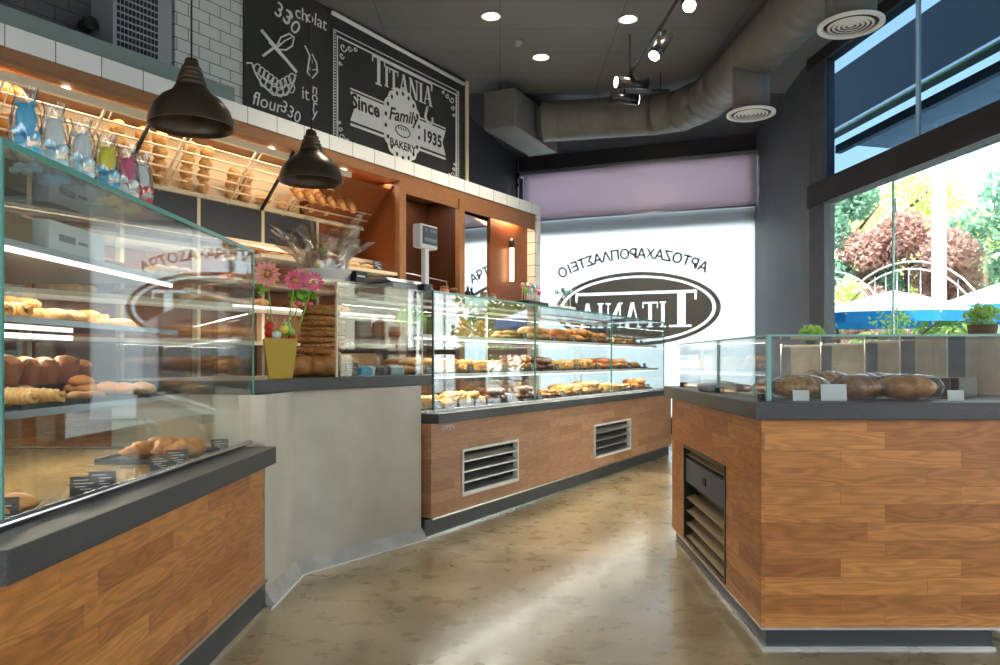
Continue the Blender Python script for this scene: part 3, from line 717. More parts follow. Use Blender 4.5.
# ================================================================== CASH DESK
t = thing('cash_desk', 'trowelled concrete cash desk with charcoal top between the two display counters', 'counter', (0, 0, 0))
b = MB(); b.prism([(-1.10, 3.56), (-1.10, 4.07), (-.505, 4.865), (-.95, 5.32), (-1.85, 4.35), (-1.85, 3.62)], 0, .985); b.build('body', M['concrete'], t)
b = MB()
def cove(pts, w, h_):
    P3 = [Vector((x, y, 0)) for x, y in pts]
    for i in range(len(P3)-1):
        a, c = P3[i], P3[i+1]; d = (c-a).normalized(); n = Vector((d.y, -d.x, 0))
        v = [a, c, c+n*w, a+n*w, a+Vector((0, 0, h_)), c+Vector((0, 0, h_))]
        if i == 0 and len(P3) > 2: pass
        b._add([v[0], v[1], v[2], v[3], v[4], v[5]], [(0, 1, 2, 3), (4, 3, 2, 5), (0, 4, 5, 1), (0, 3, 4), (1, 5, 2)])
cove([(-1.098, 3.55), (-1.098, 4.075), (-.50, 4.875)], .05, .075); b.build('cove', M['concrete2'], t)
b = MB(); b.tube([(-1.05, 3.5, .004), (-1.045, 4.055, .004), (-.47, 4.84, .004)], .006, 6); b.build('floor_bead', M['white'], t)
b = MB(); b.prism([(-1.17, 3.60), (-1.03, 4.04), (-.445, 4.975), (-.95, 5.32), (-1.9, 4.35), (-1.9, 3.60)], .988, 1.052); b.build('stone_top', M['slab'], t, bevel=.003)

# ================================================================== MIDDLE COUNTER (frame CT)
t = thing('display_counter', 'long middle oak counter with two louvred vents and tall glass pastry case', 'display case', CT.loc, CT.rz)
L = 5.02
b = MB(); b.box(0, .0, 0, L, .86, .118); b.build('plinth', M['plinth'], t)
b = MB(); b.box(0, -.012, .0, L, 0, .012); b.box(.03, -.045, .118, L, -.028, .130); b.build('trim_strip', M['chrome'], t)
b = MB(); x = [.03, .40, 1.17, 2.68, 3.62, L]
# front board with two openings
z0, za, zb, z1 = .130, .225, .525, .735
for (xa, xb_) in ((x[0], x[1]), (x[2], x[3]), (x[4], x[5])): b.box(xa, -.03, z0, xb_, .0, z1)
for (xa, xb_) in ((x[1], x[2]), (x[3], x[4])): b.box(xa, -.03, z0, xb_, 0, za); b.box(xa, -.03, zb, xb_, 0, z1)
b.box(.03, 0, z0, .06, .85, z1); b.box(L-.03, 0, z0, L, .85, z1); b.box(.03, .82, z0, L, .85, z1)
b.build('body', M['oak_pale'], t)
for (xa, xb_) in ((x[1], x[2]), (x[3], x[4])):
    b = MB(); 
    for (p, q, r_, s_) in ((xa-.012, za-.012, xb_+.012, za+.006), (xa-.012, zb-.006, xb_+.012, zb+.012), (xa-.012, za, xa+.006, zb), (xb_-.006, za, xb_+.012, zb)): b.box(p, -.04, q, r_, -.0, s_)
    g = b.build('vent_frame', M['white'], t)
    b = MB(); b.box(xa, .06, za, xb_, .07, zb); b.build('vent_back', M['black'], g)
    for k in range(4):
        zz = za+.01+k*.072; b = MB(); b.prism([(-.034, zz), (-.030, zz), (.04, zz+.055), (.036, zz+.055)], xa+.006, xb_-.006, axis='x')
        b.box(xa+.006, -.036, zz-.006, xb_-.006, -.026, zz+.004); b.build('louvre', M['steel'], g)
b = MB(); b.box(.07, -.06, .737, L+.02, .88, .80); b.build('stone_slab', M['slab'], t, bevel=.003)
b = MB(); add_text(b, 'OPPEN', .05, Matrix.Translation((.22, -.031, .70)) @ UP, shear=.3, extrude=.001); b.build('maker_mark', M['paper'], t)
E_ = L-.03
b = MB()
for (xa, xb_) in ((.165, 1.62), (1.63, 3.3), (3.31, E_)): b.box(xa, .045, .81, xb_, .053, 1.60)
b.build('front_glass', M['glass'], t)
b = MB(); b.box(.165, .045, 1.60, E_, .78, 1.612); b.build('top_glass', M['glass'], t)
b = MB(); b.box(.165, .0435, 1.599, E_, .045, 1.613); b.box(1.62, .044, .81, 1.63, .055, 1.60); b.box(3.3, .044, .81, 3.31, .055, 1.6); b.box(E_, .044, .81, E_+.008, .055, 1.6); b.build('glass_edge', M['edge'], t)
b = MB(); b.box(.157, .05, .81, .165, .78, 1.60); b.build('end_glass', M['glass'], t); b = MB(); b.box(E_, .055, .81, E_+.008, .78, 1.6); b.build('end_glass', M['glass'], t)
b = MB(); b.box(.153, .040, .80, .167, .052, 1.615); b.build('corner_edge', M['edge_dark'], t)
b = MB(); b.box(.08, .04, .80, E_, .06, .815); b.build('glass_rail', M['white'], t)
b = MB(); b.box(.08, .06, .80, E_, .80, .806); b.build('deck', M['white'], t)
for z, q0 in ((1.05, .13), (1.32, .15)):
    b = MB(); b.box(.17, q0, z-.012, E_-.005, .74, z); s_ = b.build('shelf', M['glass'], t)
    MB().box(.17, q0-.012, z-.020, E_-.005, q0-.001, z+.004).build('shelf_edge', M['white'], s_)
    MB().box(.17, q0+.04, z-.03, E_-.005, q0+.06, z-.014).build('light_strip', M['led'], s_)
b = MB(); b.box(.17, .70, 1.565, E_, .715, 1.585); b.build('rear_rail', M['white'], t)
for x_ in (.9, 1.95, 3.0, 4.05):
    b = MB(); b.tube([(x_, .72, .806), (x_, .72, 1.585)], .011, 8); b.build('post', M['white'], t)
b = MB(); b.box(.08, .772, .81, E_, .78, 1.6); b.build('rear_glass', M['glass'], t)
MC = t
# glass guard on the cash desk
t = thing('glass_guard', 'clear glass guard case standing on the cash desk beside the bread rings', 'glass guard', CT.loc, CT.rz)
b = MB(); b.box(-.68, .12, 1.053, .14, .128, 1.60); b.build('front_glass', M['glass'], t)
b = MB(); b.box(-.86, .12, 1.60, .15, .62, 1.612); b.build('top_glass', M['glass'], t)
b = MB(); b.box(-.692, .118, 1.053, -.680, .13, 1.60); b.build('post', M['cream'], t); b = MB(); b.box(.140, .12, 1.053, .148, .13, 1.60); b.build('post', M['cream'], t)

# ================================================================== ISLAND
IY = 3.03; IX = 1.05
t = thing('island_counter', 'oak island counter at right with charcoal top and low glass guard', 'counter', (IX, IY, 0))
poly = [(0, 0), (1.2, .0), (1.2, .9), (.95, 1.82), (.06, 1.82)]
def inset(p, d): return [(0+d, 0+d), (1.2-d, d), (1.2-d, .9), (.95-d, 1.82-d), (.06+d, 1.82-d)]
b = MB(); b.prism([(.01, .0), (.91, 0), (.91, .9), (.9, 1.80), (.07, 1.80)], .0, .08); b.build('plinth', M['plinth'], t)
b = MB(); b.prism([(-.004, -.012), (.92, -.012), (.92, 0), (.01, 0), (.07, 1.8), (.058, 1.8)], 0, .012); b.prism([(-.014, -.02), (1.2, -.02), (1.2, -.0), (.0, .0), (.06, 1.81), (.045, 1.81)], .08, .09); b.build('trim_strip', M['chrome'], t)
# oak shell: front, left side pieces around the louvre opening, rear
def side(y): return (0+.06*y/1.82)
b = MB()
b.box(-.012, -.012, .09, 1.22, .02, .915)
ya, yb = .52, 1.46; zA, zB = .10, .655
def lp(y0, y1, z0, z1): b.prism([(side(y0)-.012, y0), (side(y0)+.03, y0), (side(y1)+.03, y1), (side(y1)-.012, y1)], z0, z1)
lp(.02, ya, .09, .915); lp(yb, 1.82, .09, .915); lp(ya, yb, .09, zA); lp(ya, yb, zB, .915)
b.prism([(1.2, 0), (1.22, 0), (1.22, .9), (1.0, 1.82), (.06, 1.82), (.06, 1.80), (.98, 1.80), (1.2, .9)], .09, .915)
b.build('body', M['oak'], t)
b = MB(); b.prism([(-.05, -.05), (1.3, -.05), (1.3, .95), (1.05, 1.88), (.01, 1.88)], .915, .983); b.build('stone_top', M['slab'], t, bevel=.003)
g = MB(); g.prism([(side(ya)+.06, ya), (side(ya)+.07, ya), (side(yb)+.07, yb), (side(yb)+.06, yb)], zA, zB); g = g.build('vent_panel', M['black'], t)
b = MB()
for (y0, y1, z0, z1) in ((ya-.0, ya+.022, zA, zB), (yb-.022, yb, zA, zB), (ya, yb, zB-.02, zB), (ya, yb, zA, zA+.015)):
    b.prism([(side(y0)-.016, y0), (side(y0)+.05, y0), (side(y1)+.05, y1), (side(y1)-.016, y1)], z0, z1)
b.build('vent_frame', M['tray'], g)
b = MB(); b.prism([(side(ya)-.006, ya+.02), (side(ya)+.02, ya+.02), (side(yb)+.02, yb-.02), (side(yb)-.006, yb-.02)], .44, .575); b.build('control_panel', M['column'], g)
b = MB(); b.prism([(side(.95)-.012, .93), (side(.95)-.005, .93), (side(1.0)-.005, 1.0), (side(1.0)-.012, 1.0)], .49, .53); b.build('display', M['black'], g)
lm = mat('louvre_metal', (.55, .42, .26), .3, .6)
for k, zz in enumerate((.12, .195, .27, .345, .60)):
    b = MB(); y0, y1 = ya+.022, yb-.022; h_ = .022
    v = [(side(y0)-.004, y0, zz), (side(y1)-.004, y1, zz), (side(y1)+.05, y1, zz+h_), (side(y0)+.05, y0, zz+h_)]
    b._add([Vector(p) for p in v]+[Vector(p)+Vector((.002, 0, -.004)) for p in v], [(0, 1, 2, 3), (7, 6, 5, 4), (0, 4, 5, 1), (2, 6, 7, 3), (0, 3, 7, 4), (1, 5, 6, 2)]); b.build('louvre', lm, g)
# low glass
zt = 1.245
t2 = thing('glass_guard', 'low frameless glass guard around the loaves on the island counter', 'glass guard', (IX, IY, 0))
def gx(y): return .03+.06*y/1.82
b = MB(); b.prism([(gx(.05), .05), (gx(.05)+.008, .05), (gx(.83)+.008, .83), (gx(.83), .83)], .984, zt); b.prism([(gx(.85), .85), (gx(.85)+.008, .85), (gx(1.8)+.008, 1.8), (gx(1.8), 1.8)], .984, zt); b.build('side_glass', M['glass'], t2)
b = MB(); b.box(.045, .04, .984, 1.28, .048, zt); b.build('front_glass', M['glass'], t2)
b = MB(); b.prism([(.04, .04), (1.28, .04), (1.28, .5), (.3, .5), (.12, 1.8), (.095, 1.8)], zt, zt+.008); b.build('top_glass', M['glass'], t2)
b = MB(); b.box(.026, .034, .984, .044, .05, zt+.008); b.prism([(gx(.83)-.002, .83), (gx(.83)+.012, .83), (gx(.85)+.012, .85), (gx(.85)-.002, .85)], .984, zt)
b.box(.04, .034, zt-.0, 1.28, .040, zt+.008); b.prism([(.03, .04), (.036, .04), (.094, 1.8), (.088, 1.8)], zt, zt+.008); b.build('glass_edge', mat('glass_edge_pale', (.25, .48, .45), .15), t2)
for y in (.12, .84, 1.72): MB().box(gx(y)-.01, y-.015, .983, gx(y)+.03, y+.015, 1.01).build('clip', M['black'], t2)

# ================================================================== CEILING SERVICES
t = thing('spiral_duct', 'big dark grey spiral air duct with two round down-spouts under the ceiling', 'duct')
DZ = 4.2
path = [(.55, 9.75), (1.0, 9.65), (1.9, 9.45), (2.2, 9.3), (2.42, 8.9), (2.5, 8.4), (2.56, 7.2), (2.63, 6.0), (2.72, 4.2), (2.8, 2.0), (2.85, 0)]
def spiral(pts, r, seam=.16):
    P_ = [Vector((x, y, DZ)) for x, y in pts]; out = []; rr = []
    for i in range(len(P_)-1):
        n = max(1, int((P_[i+1]-P_[i]).length/seam))
        for k in range(n):
            p = P_[i].lerp(P_[i+1], k/n); out += [p, p.lerp(P_[i+1], min(1, .02/max(1e-3, (P_[i+1]-p).length))), p.lerp(P_[i+1], min(1, .04/max(1e-3, (P_[i+1]-p).length)))]; rr += [r, r+.006, r]
    out.append(P_[-1]); rr.append(r); return out, rr
o_, r_ = spiral(path, .245); MB().tube(o_, .245, 28, True, r_).build('duct', M['duct'], t)
for (x, y) in ((1.2, 9.6), (2.5, 8.4), (2.6, 6.6)): MB().tube([(x, y, DZ+.24), (x, y, cz)], .006, 6).build('hanger', M['steel'], t)
MB().tube([(.48, 9.76, DZ), (.62, 9.74, DZ), (.78, 9.70, DZ)], .2, 24, True, [.20, .2, .25]).build('flexible_collar', M['duct'], t)
for (x, y, zb_) in ((2.51, 7.6, 3.60), (2.64, 5.72, 3.66)):
    sp = MB().lathe([(.0, DZ), (.18, DZ), (.18, zb_+.03), (.0, zb_+.03)], 28, (x, y, 0)).build('spout', M['duct'], t)
    dm = M['white']; b = MB(); b.lathe([(.235, zb_+.02), (.235, zb_), (.20, zb_), (.19, zb_+.02), (.235, zb_+.02)], 32, (x, y, 0))
    for rr in (.165, .13, .095, .06, .025): b.lathe([(rr, zb_+.005), (rr-.018, zb_-.004), (rr-.020, zb_+.003), (rr, zb_+.005)], 28, (x, y, 0))
    b.build('diffuser', dm, sp)
    MB().lathe([(0, zb_+.024), (.19, zb_+.024), (.19, zb_+.029), (0, zb_+.029)], 24, (x, y, 0)).build('diffuser_back', M['black'], sp)
o = MB(); o.box(-.20, 0, -.22, .22, 1.35, .24); o = o.build('plenum_box', M['duct'], None, (-.02, 9.2, 4.18), -.46, bevel=.01)
tag(o, 'grey sheet-metal plenum box at the left end of the duct', 'plenum box')
for (x, y) in ((.05, 9.35), (.15, 9.6)):
    o = MB().tube([(x, y, 4.42), (x, y, cz)], .008, 6).build('hanger_rod', M['steel']); tag(o, 'thin steel hanger rod holding the plenum box', 'rod', 'hanger rods of the plenum box')
# smoke detector
u_ = lambda u, v: Vector(((u-500)/F_PX*((cz-EYE)*F_PX/(360-v)), (cz-EYE)*F_PX/(360-v), cz))
p = u_(518, 41); o = MB().lathe([(0, -.05), (.03, -.05), (.05, -.02), (.05, 0), (0, 0)], 20).build('smoke_detector', M['grey_pl'], None, p); tag(o, 'small grey smoke detector on the ceiling between the downlights', 'smoke detector')
# recessed downlights
dl = [(491, 16, 'round recessed downlight nearest the sign board'), (541, 57, 'round recessed downlight in the middle of the ceiling above the plenum box'), (628, 19, 'round recessed downlight beside the track light'), (646, 129, 'far recessed downlight seen below the duct'), (604, -20, ''), (420, -60, ''), (700, -40, '')]
LAMPS = []
for u, v, lab in dl:
    p = u_(u, v); LAMPS.append(p)
    if not lab: continue
    o = thing('downlight', lab, 'ceiling light', p)
    if v > 100: o.location.z -= .004
    MB().lathe([(.10, -.008), (.10, 0), (.082, .0), (.08, -.006), (.10, -.008)], 24).build('rim', M['white'], o)
    MB().lathe([(0, -.003), (.08, -.003), (.08, -.001), (0, -.001)], 24).build('lens', M['spot'], o)
for i, p in enumerate(LAMPS):
    l = bpy.data.lights.new('downlight_beam', 'SPOT'); l.energy = 170 if i != 3 else 25; l.color = (1, .86, .66); l.spot_size = 1.9; l.spot_blend = .8; l.shadow_soft_size = .12
    o = bpy.data.objects.new('downlight_beam', l); o.location = (p.x, p.y, cz-.03); col.objects.link(o)
# track light
t = thing('track_light', 'black ceiling track with swivelling spotlights hung by rods', 'track light')
ta, tb = Vector((1.33, 8.25, 4.12)), Vector((1.62, 4.2, 4.12)); d = (ta-tb).normalized()
MB().tube([ta, tb], .022, 6).build('track', M['black'], t); MB().tube([ta+Vector((.03, 0, .05)), tb+Vector((.03, 0, .05))], .010, 6).build('conduit', M['steel'], t)
for k in (.08, .55): p = ta.lerp(tb, k); MB().tube([p, (p.x, p.y, cz)], .006, 6).build('suspension', M['black'], t)
hm = mat('gunmetal', (.06, .06, .065), .25, .8)
def head(p, aim, r=.055, Lh=.24):
    p = Vector(p); aim = Vector(aim).normalized(); c = p+Vector((0, 0, -.16))
    h_ = MB().tube([c-aim*Lh*.5, c+aim*Lh*.5], r, 16).build('lamp_head', hm, t)
    MB().tube([p, c], .012, 6).build('bracket', M['black'], h_)
    MB().tube([c+aim*(Lh*.5+.001), c+aim*(Lh*.5+.006)], r*.82, 16).build('lens', M['spot'], h_)
    return c
head(ta.lerp(tb, .02), (1, .12, -.05), .06, .30); head(ta.lerp(tb, .08)+Vector((.02, 0, .08)), (-1, -.2, -.02), .065, .34)
head(ta.lerp(tb, .36), (-.45, -.35, -.75), .06, .28); head(ta.lerp(tb, .555), (-.2, -1, -.6), .06, .2)
o = MB().tube([(1.9, 9.0, cz), (1.9, 9.0, 4.35)], .006, 6).build('hook_rod', M['black']); MB().box(1.8, 8.98, 4.33, 2.0, 9.02, 4.35).build('crossbar', M['black'], o)
tag(o, 'small black T-shaped hanger on the ceiling in front of the duct', 'hanger')

# ================================================================== PENDANTS
def pendant(loc, label):
    t = thing('pendant_lamp', label, 'lamp', loc, 0, 'dark metal dome pendant lamps')
    MB().lathe([(.20, 0), (.198, .03), (.18, .085), (.14, .135), (.095, .165), (.085, .18), (.08, .176), (.09, .16), (.132, .125), (.17, .08), (.19, .03), (.195, 0), (.2, 0)], 40).build('shade', M['bronze'], t)
    prof = [(.085, .172)]
    for k in range(5): prof += [(.080-.008*k, .178+.024*k), (.080-.008*k, .192+.024*k), (.064-.007*k, .194+.024*k), (.064-.007*k, .200+.024*k)]
    prof += [(.035, .31), (.03, .33), (0, .335)]
    nk = MB().lathe(prof, 24).build('ribbed_neck', M['bronze'], t)
    MB().tube([(0, 0, .33), (0, 0, 4.55-loc[2])], .005, 6).build('cord', M['black'], t)
    MB().blob((0, 0, .13), (.035, .035, .05), 2).build('bulb', mat('pearl_bulb', (.5, .5, .48), .3), t)
    return t
pendant((-1.51, 3.72, 2.29), 'dark bronze dome pendant lamp, the larger nearer one above the left case')
pendant((-1.20, 4.83, 2.28), 'dark bronze dome pendant lamp, the smaller farther one above the gift basket')
# ================================================================== BAKED GOODS
def croissant_mb(R=.05, r=.026, seed=0):
    b = MB(); n = 16; pts = []; rad = []
    for i in range(n+1):
        a = -1.25+2.5*i/n; pts.append((R*math.cos(a)-R*.6, R*1.15*math.sin(a), r*.9))
        e = math.cos((i/n-.5)*PI*.93); rad.append(max(.004, r*e*(1+.13*math.cos(i*2.6))))
    b.tube(pts, r, 10, True, rad); return b
def bun_mb(r=.045, h=.04, seed=0):
    b = MB(); b.blob((0, 0, h*.55), (r, r, h*.6), 2, .18, 2.5, seed); return b
def cookie_mb(r=.035, seed=0):
    b = MB(); b.blob((0, 0, .013), (r, r, .014), 2, .3, 3.5, seed); return b
def ring_mb(R=.075, r=.018, seed=0):
    b = MB(); n = 22
    def fn(i, j):
        a = 2*PI*i; c = 2*PI*j; rr = r*(1+.12*noise.noise(Vector((math.cos(a)*4, math.sin(a)*4, seed))))
        return Vector(((R+rr*math.cos(c))*math.cos(a), (R+rr*math.cos(c))*math.sin(a), r+rr*math.sin(c)))
    b.grid(fn, n, 8, True); return b
def square_mb(seed=0):
    b = MB(); b.prism([(-.05, -.04), (.05, -.04), (.05, .04), (-.05, .04)], 0, .018); b.blob((0, 0, .02), (.046, .036, .016), 2, .2, 3, seed); return b
def twist_mb(seed=0):
    b = MB(); n = 30
    for ph in (0, PI): b.tube([(-.07+.14*i/n, .014*math.cos(i*.9+ph), .02+.011*math.sin(i*.9+ph)) for i in range(n+1)], .014, 7, True, [.014*max(.35, math.sin(PI*(i+.8)/(n+1.6))**.4) for i in range(n+1)])
    return b
def slab_mb(seed=0):
    b = MB(); b.blob((0, 0, .022), (.085, .034, .022), 2, .14, 3, seed); return b
def muffin_obj():
    t = thing('muffin', 'x', 'muffin')
    b = MB(); n = 16
    def cup(i, j): a = 2*PI*i; k = 1+.22*max(0, math.cos(4*a))*j*j; r = (.026+.014*j)*k; return Vector((r*math.cos(a), r*math.sin(a), .055*j+.018*j*j*max(0, math.cos(4*a))))
    b.grid(cup, n, 5, True); b.lathe([(0, .001), (.026, .0)], n); b.build('paper_cup', M['tulip'], t)
    MB().blob((0, 0, .055), (.037, .037, .026), 2, .2, 3, 5).build('muffin_top', M['crust4'], t)
    return t
KIND = {
 'croissant': (croissant_mb, 'crust', 'croissant', .047), 'bread_roll': (bun_mb, 'crust2', 'bread roll', .042), 'cookie': (cookie_mb, 'crust', 'cookie', .024),
 'square_pie': (square_mb, 'crust3', 'pie', .030), 'twisted_bun': (twist_mb, 'crust3', 'bun', .030), 'flat_pastry': (slab_mb, 'crust', 'pastry', .036),
 'chocolate_bun': (bun_mb, 'choco', 'bun', .042), 'orange_pastry': (bun_mb, 'orange', 'pastry', .040), 'bread_ring': (ring_mb, 'sesame', 'bread ring', .036), 'pale_cookie': (cookie_mb, 'crust2', 'cookie', .022)}
PL = {}
for k, (f, m, cat, hh) in KIND.items():
    o = f().build(k, M[m]); tag(o, 'x', cat); PL[k] = (once(o), hh)
trayp = MB().box(-.2, -.16, 0, .2, .16, .006).box(-.2, -.16, .006, .2, -.155, .018).box(-.2, .155, .006, .2, .16, .018).box(-.2, -.155, .006, -.195, .155, .018).box(.195, -.155, .006, .2, .155, .018).build('serving_tray', M['tray'])
tag(trayp, 'x', 'tray'); TR = once(trayp)
def tag_obj():
    o = MB().box(-.04, 0, 0, .04, .004, .062).build('price_tag', M['tag']); tag(o, 'x', 'price tag')
    b = MB()
    for (x0, x1, z) in ((-.03, .01, .050), (-.03, .025, .040), (-.025, .005, .030), (.0, .03, .014), (-.012, .022, .022)): b.box(x0, -.0008, z, x1, .0, z+.002)
    b.build('chalk_writing', M['chalk'], o); return o
TG = once(tag_obj())
wt = MB().box(-.035, 0, 0, .035, .003, .045).build('price_card', M['paper']); tag(wt, 'x', 'price tag'); WT = once(wt)
ORD = ['first', 'second', 'third', 'fourth', 'fifth', 'sixth', 'seventh', 'eighth', 'ninth', 'tenth', 'eleventh']
DESC = {'croissant': 'golden croissant', 'bread_roll': 'pale bread roll', 'cookie': 'brown cookie', 'square_pie': 'yellow square pie', 'twisted_bun': 'twisted yellow bun',
 'flat_pastry': 'flat golden pastry', 'chocolate_bun': 'dark chocolate bun', 'orange_pastry': 'bright orange pastry', 'bread_ring': 'sesame bread ring', 'pale_cookie': 'pale cookie'}
def heap(fr, s, q, z, kind, where, n=8, tray=True, w=.15, dep=.09, sc=1.0, rz=0, tagside=-1, stag=True):
    base = z+.0005
    r0 = fr.rz if fr else 0
    P_ = (lambda a, c, h: fr.P(a, c, h)) if fr else (lambda a, c, h: Vector((a, c, h)))
    if tray: TR(P_(s, q, base), (0, 0, r0), 'black tray under the %s' % where); base += .0065
    pl, hh = PL[kind]; hh *= sc
    lab = '%s in the %s' % (DESC[kind], where)
    nx = 3 if n < 9 else 4; k = 0; lay = 0
    while k < n:
        rows = 2 if lay < 2 else 1
        for r_ in range(rows):
            for c_ in range(max(1, nx-lay)):
                if k >= n: break
                x = s+(c_-(max(1, nx-lay)-1)/2)*(2*w/max(1, nx)) + rnd.uniform(-.012, .012)
                y = q+(r_-(rows-1)/2)*dep + rnd.uniform(-.008, .008)
                pl(P_(x, y, base+lay*hh*.80), (rnd.uniform(-.15, .15)*lay, rnd.uniform(-.15, .15)*lay, r0+rnd.uniform(-.6, .6)), lab, 'baked goods '+where, sc*rnd.uniform(.92, 1.1))
                k += 1
        lay += 1
    if stag: TG(P_(s+rnd.uniform(-.06, .06), q-.185, z+.001), (-.15, 0, r0), 'black price tag before the '+where)
mid = ['flat_pastry', 'twisted_bun', 'square_pie', 'croissant', 'chocolate_bun', 'square_pie', 'twisted_bun', 'orange_pastry', 'flat_pastry', 'cookie']
deck = ['square_pie', 'twisted_bun', 'chocolate_bun', 'chocolate_bun', 'cookie', 'twisted_bun', 'bread_roll', 'square_pie', 'pale_cookie', 'orange_pastry']
top = [None, None, None, 'cookie', 'bread_roll', 'orange_pastry', 'croissant', 'flat_pastry', 'pale_cookie', 'cookie']
for i in range(10):
    s = .36+.475*i
    heap(CT, s, .36, 1.05, mid[i], '%s heap from left, middle counter, middle shelf' % ORD[i], 13, sc=1.5, w=.17)
    heap(CT, s, .30, .806, deck[i], '%s heap from left, middle counter, bottom deck' % ORD[i], 12, sc=1.5, w=.17)
    if top[i]: heap(CT, s, .40, 1.32, top[i], '%s heap from left, middle counter, top shelf' % ORD[i-3], 12, sc=1.6, w=.17)
# cellophane bags on the upper shelf
for k, s in enumerate((1.02, 1.25)):
    t = thing('biscuit_bag', ('left tall cellophane bag of orange biscuits on the middle counter top shelf', 'right tall cellophane bag of orange biscuits on the middle counter top shelf')[k], 'bag', CT.P(s, .36, 1.3215), CT.rz)
    b = MB()
    for j in range(9): b.blob((.04*math.cos(j*2.4), .035*math.sin(j*2.4), .03+.013*j), (.035, .03, .02), 1, .2, 3, j)
    b.build('biscuits', M['orange'], t)
    MB().lathe([(.07, .0), (.085, .06), (.07, .13), (.02, .17), (.06, .23), (.075, .245)], 14, sq=lambda a: 1+.1*math.sin(a*5)).build('wrapper', M['cello'], t)
# leafy pot on the upper shelf, standing in for greenery reflected in the glass
def leafy(mb, c, R_, n, sz, rs):
    for _ in range(n):
        v = Vector((rs.gauss(0, 1), rs.gauss(0, 1), rs.gauss(0, 1))).normalized()*(rs.random()**.5)
        p = Vector((c[0]+v.x*R_[0], c[1]+v.y*R_[1], c[2]+v.z*R_[2]))
        a = Vector((rs.uniform(-1, 1), rs.uniform(-1, 1), rs.uniform(-1, 1))).normalized()*sz; d_ = a.cross(Vector((rs.uniform(-1, 1), rs.uniform(-1, 1), rs.uniform(-1, 1)))).normalized()*sz*.55
        mb._add([p-a, p+d_, p+a, p-d_], [(0, 1, 2, 3)])
def pot_plant(loc, label, r=.05, h=.07, R_=(.09, .09, .07), leafmat='leaf4', potmat='white', n=260, sz=.014, cat='plant'):
    t = thing('potted_plant', label, cat, loc)
    MB().lathe([(0, 0), (r*.75, 0), (r, h), (r*.9, h), (r*.85, h-.01), (0, h-.01)], 20).build('pot', M[potmat], t)
    b = MB(); leafy(b, (0, 0, h+R_[2]*.8), R_, n, sz, random.Random(n)); b.build('foliage', M[leafmat], t)
    return t
pot_plant(CT.P(.40, .40, 1.3215), 'bushy potted plant standing in for reflected greenery, middle counter top shelf', R_=(.11, .10, .08), n=420, leafmat='leaf1')
# ------------------------------------------------------------ on the middle counter
zt2 = 1.6125
t = thing('weighing_scale', 'grey shop scale with tall white pole display on the glass case', 'scale', CT.P(.13, .34, zt2), CT.rz)
MB().prism([(-.20, -.14), (.17, -.14), (.17, .15), (-.20, .15)], .0, .045).build('body', M['grey_pl'], t, bevel=.008)
MB().prism([(-.24, .065), (-.20, .05), (.18, .05), (.21, .065), (.21, .075), (-.24, .075)], -.12, .14, axis='y').build('pan', M['steel'], t, bevel=.003)
MB().box(.05, -.21, .0, .13, -.15, .05).build('pole_foot', M['black'], t)
MB().box(.07, -.20, .05, .115, -.165, .30).build('pole', M['white'], t, bevel=.004)
hd = MB().box(-.01, -.225, .29, .185, -.15, .45).build('display_head', M['white'], t, bevel=.012)
MB().box(.005, -.232, .315, .17, -.2255, .435).build('display_face', M['column'], hd)
b = MB()
for (x, z) in ((.03, .40), (.09, .40), (.115, .40), (.14, .40)): b.box(x, -.234, z, x+.012, -.2325, z+.018)
for k in range(8): b.box(.02+k*.018, -.234, .335, .03+k*.018, -.2325, .358)
b.build('digits', M['grey_pl'], hd)
t = thing('cash_register', 'low grey cash register beside the scale pole on the glass top', 'register', CT.P(-.42, .40, zt2), CT.rz)
MB().prism([(-.14, 0), (.13, 0), (.13, .04), (-.02, .055), (-.10, .04)], -.12, .15, axis='y').build('body', M['grey_pl'], t, bevel=.006)
MB().box(.02, -.175, .0, .12, -.13, .085).build('customer_display', M['black'], t)
MB().box(.03, -.178, .05, .10, -.1755, .06).build('display_text', M['chalk'], t)
# jars in a row
jlab = ['jar with dark lid, nearest the scale, in the row on the middle counter', 'second dark lidded jar from the scale on the middle counter', 'third jar from the scale, pinkish, on the middle counter', 'pale jar halfway along the row on the middle counter',
 'dark bottle standing among the jars on the middle counter', 'second dark bottle among the jars on the middle counter', 'amber jar after the dark bottles on the middle counter', 'last small pale jar of the row on the middle counter']
for k, (s, w_) in enumerate(((.36, 0), (.50, 0), (.66, 1), (.82, 1), (.98, 2), (1.08, 2), (1.22, 0), (1.40, 1))):
    t = thing('jar' if w_ < 2 else 'bottle', jlab[k], 'jar' if w_ < 2 else 'bottle', CT.P(s, .30+.03*(k % 2), zt2), 0)
    if w_ < 2:
        MB().lathe([(0, 0), (.032, 0), (.034, .01), (.034, .055), (.028, .065), (0, .065)], 16).build('body', M['cello' if k == 3 else 'coral' if k == 2 else 'grey_pl'], t)
        MB().lathe([(.031, .065), (.031, .082), (0, .082)], 16).build('lid', M['crust4'], t)
    else:
        MB().lathe([(0, 0), (.024, 0), (.024, .06), (.010, .08), (.010, .1), (0, .1)], 14).build('body', M['black'], t)
        MB().lathe([(.012, .1), (.012, .112), (0, .112)], 10).build('cap', M['steel'], t)
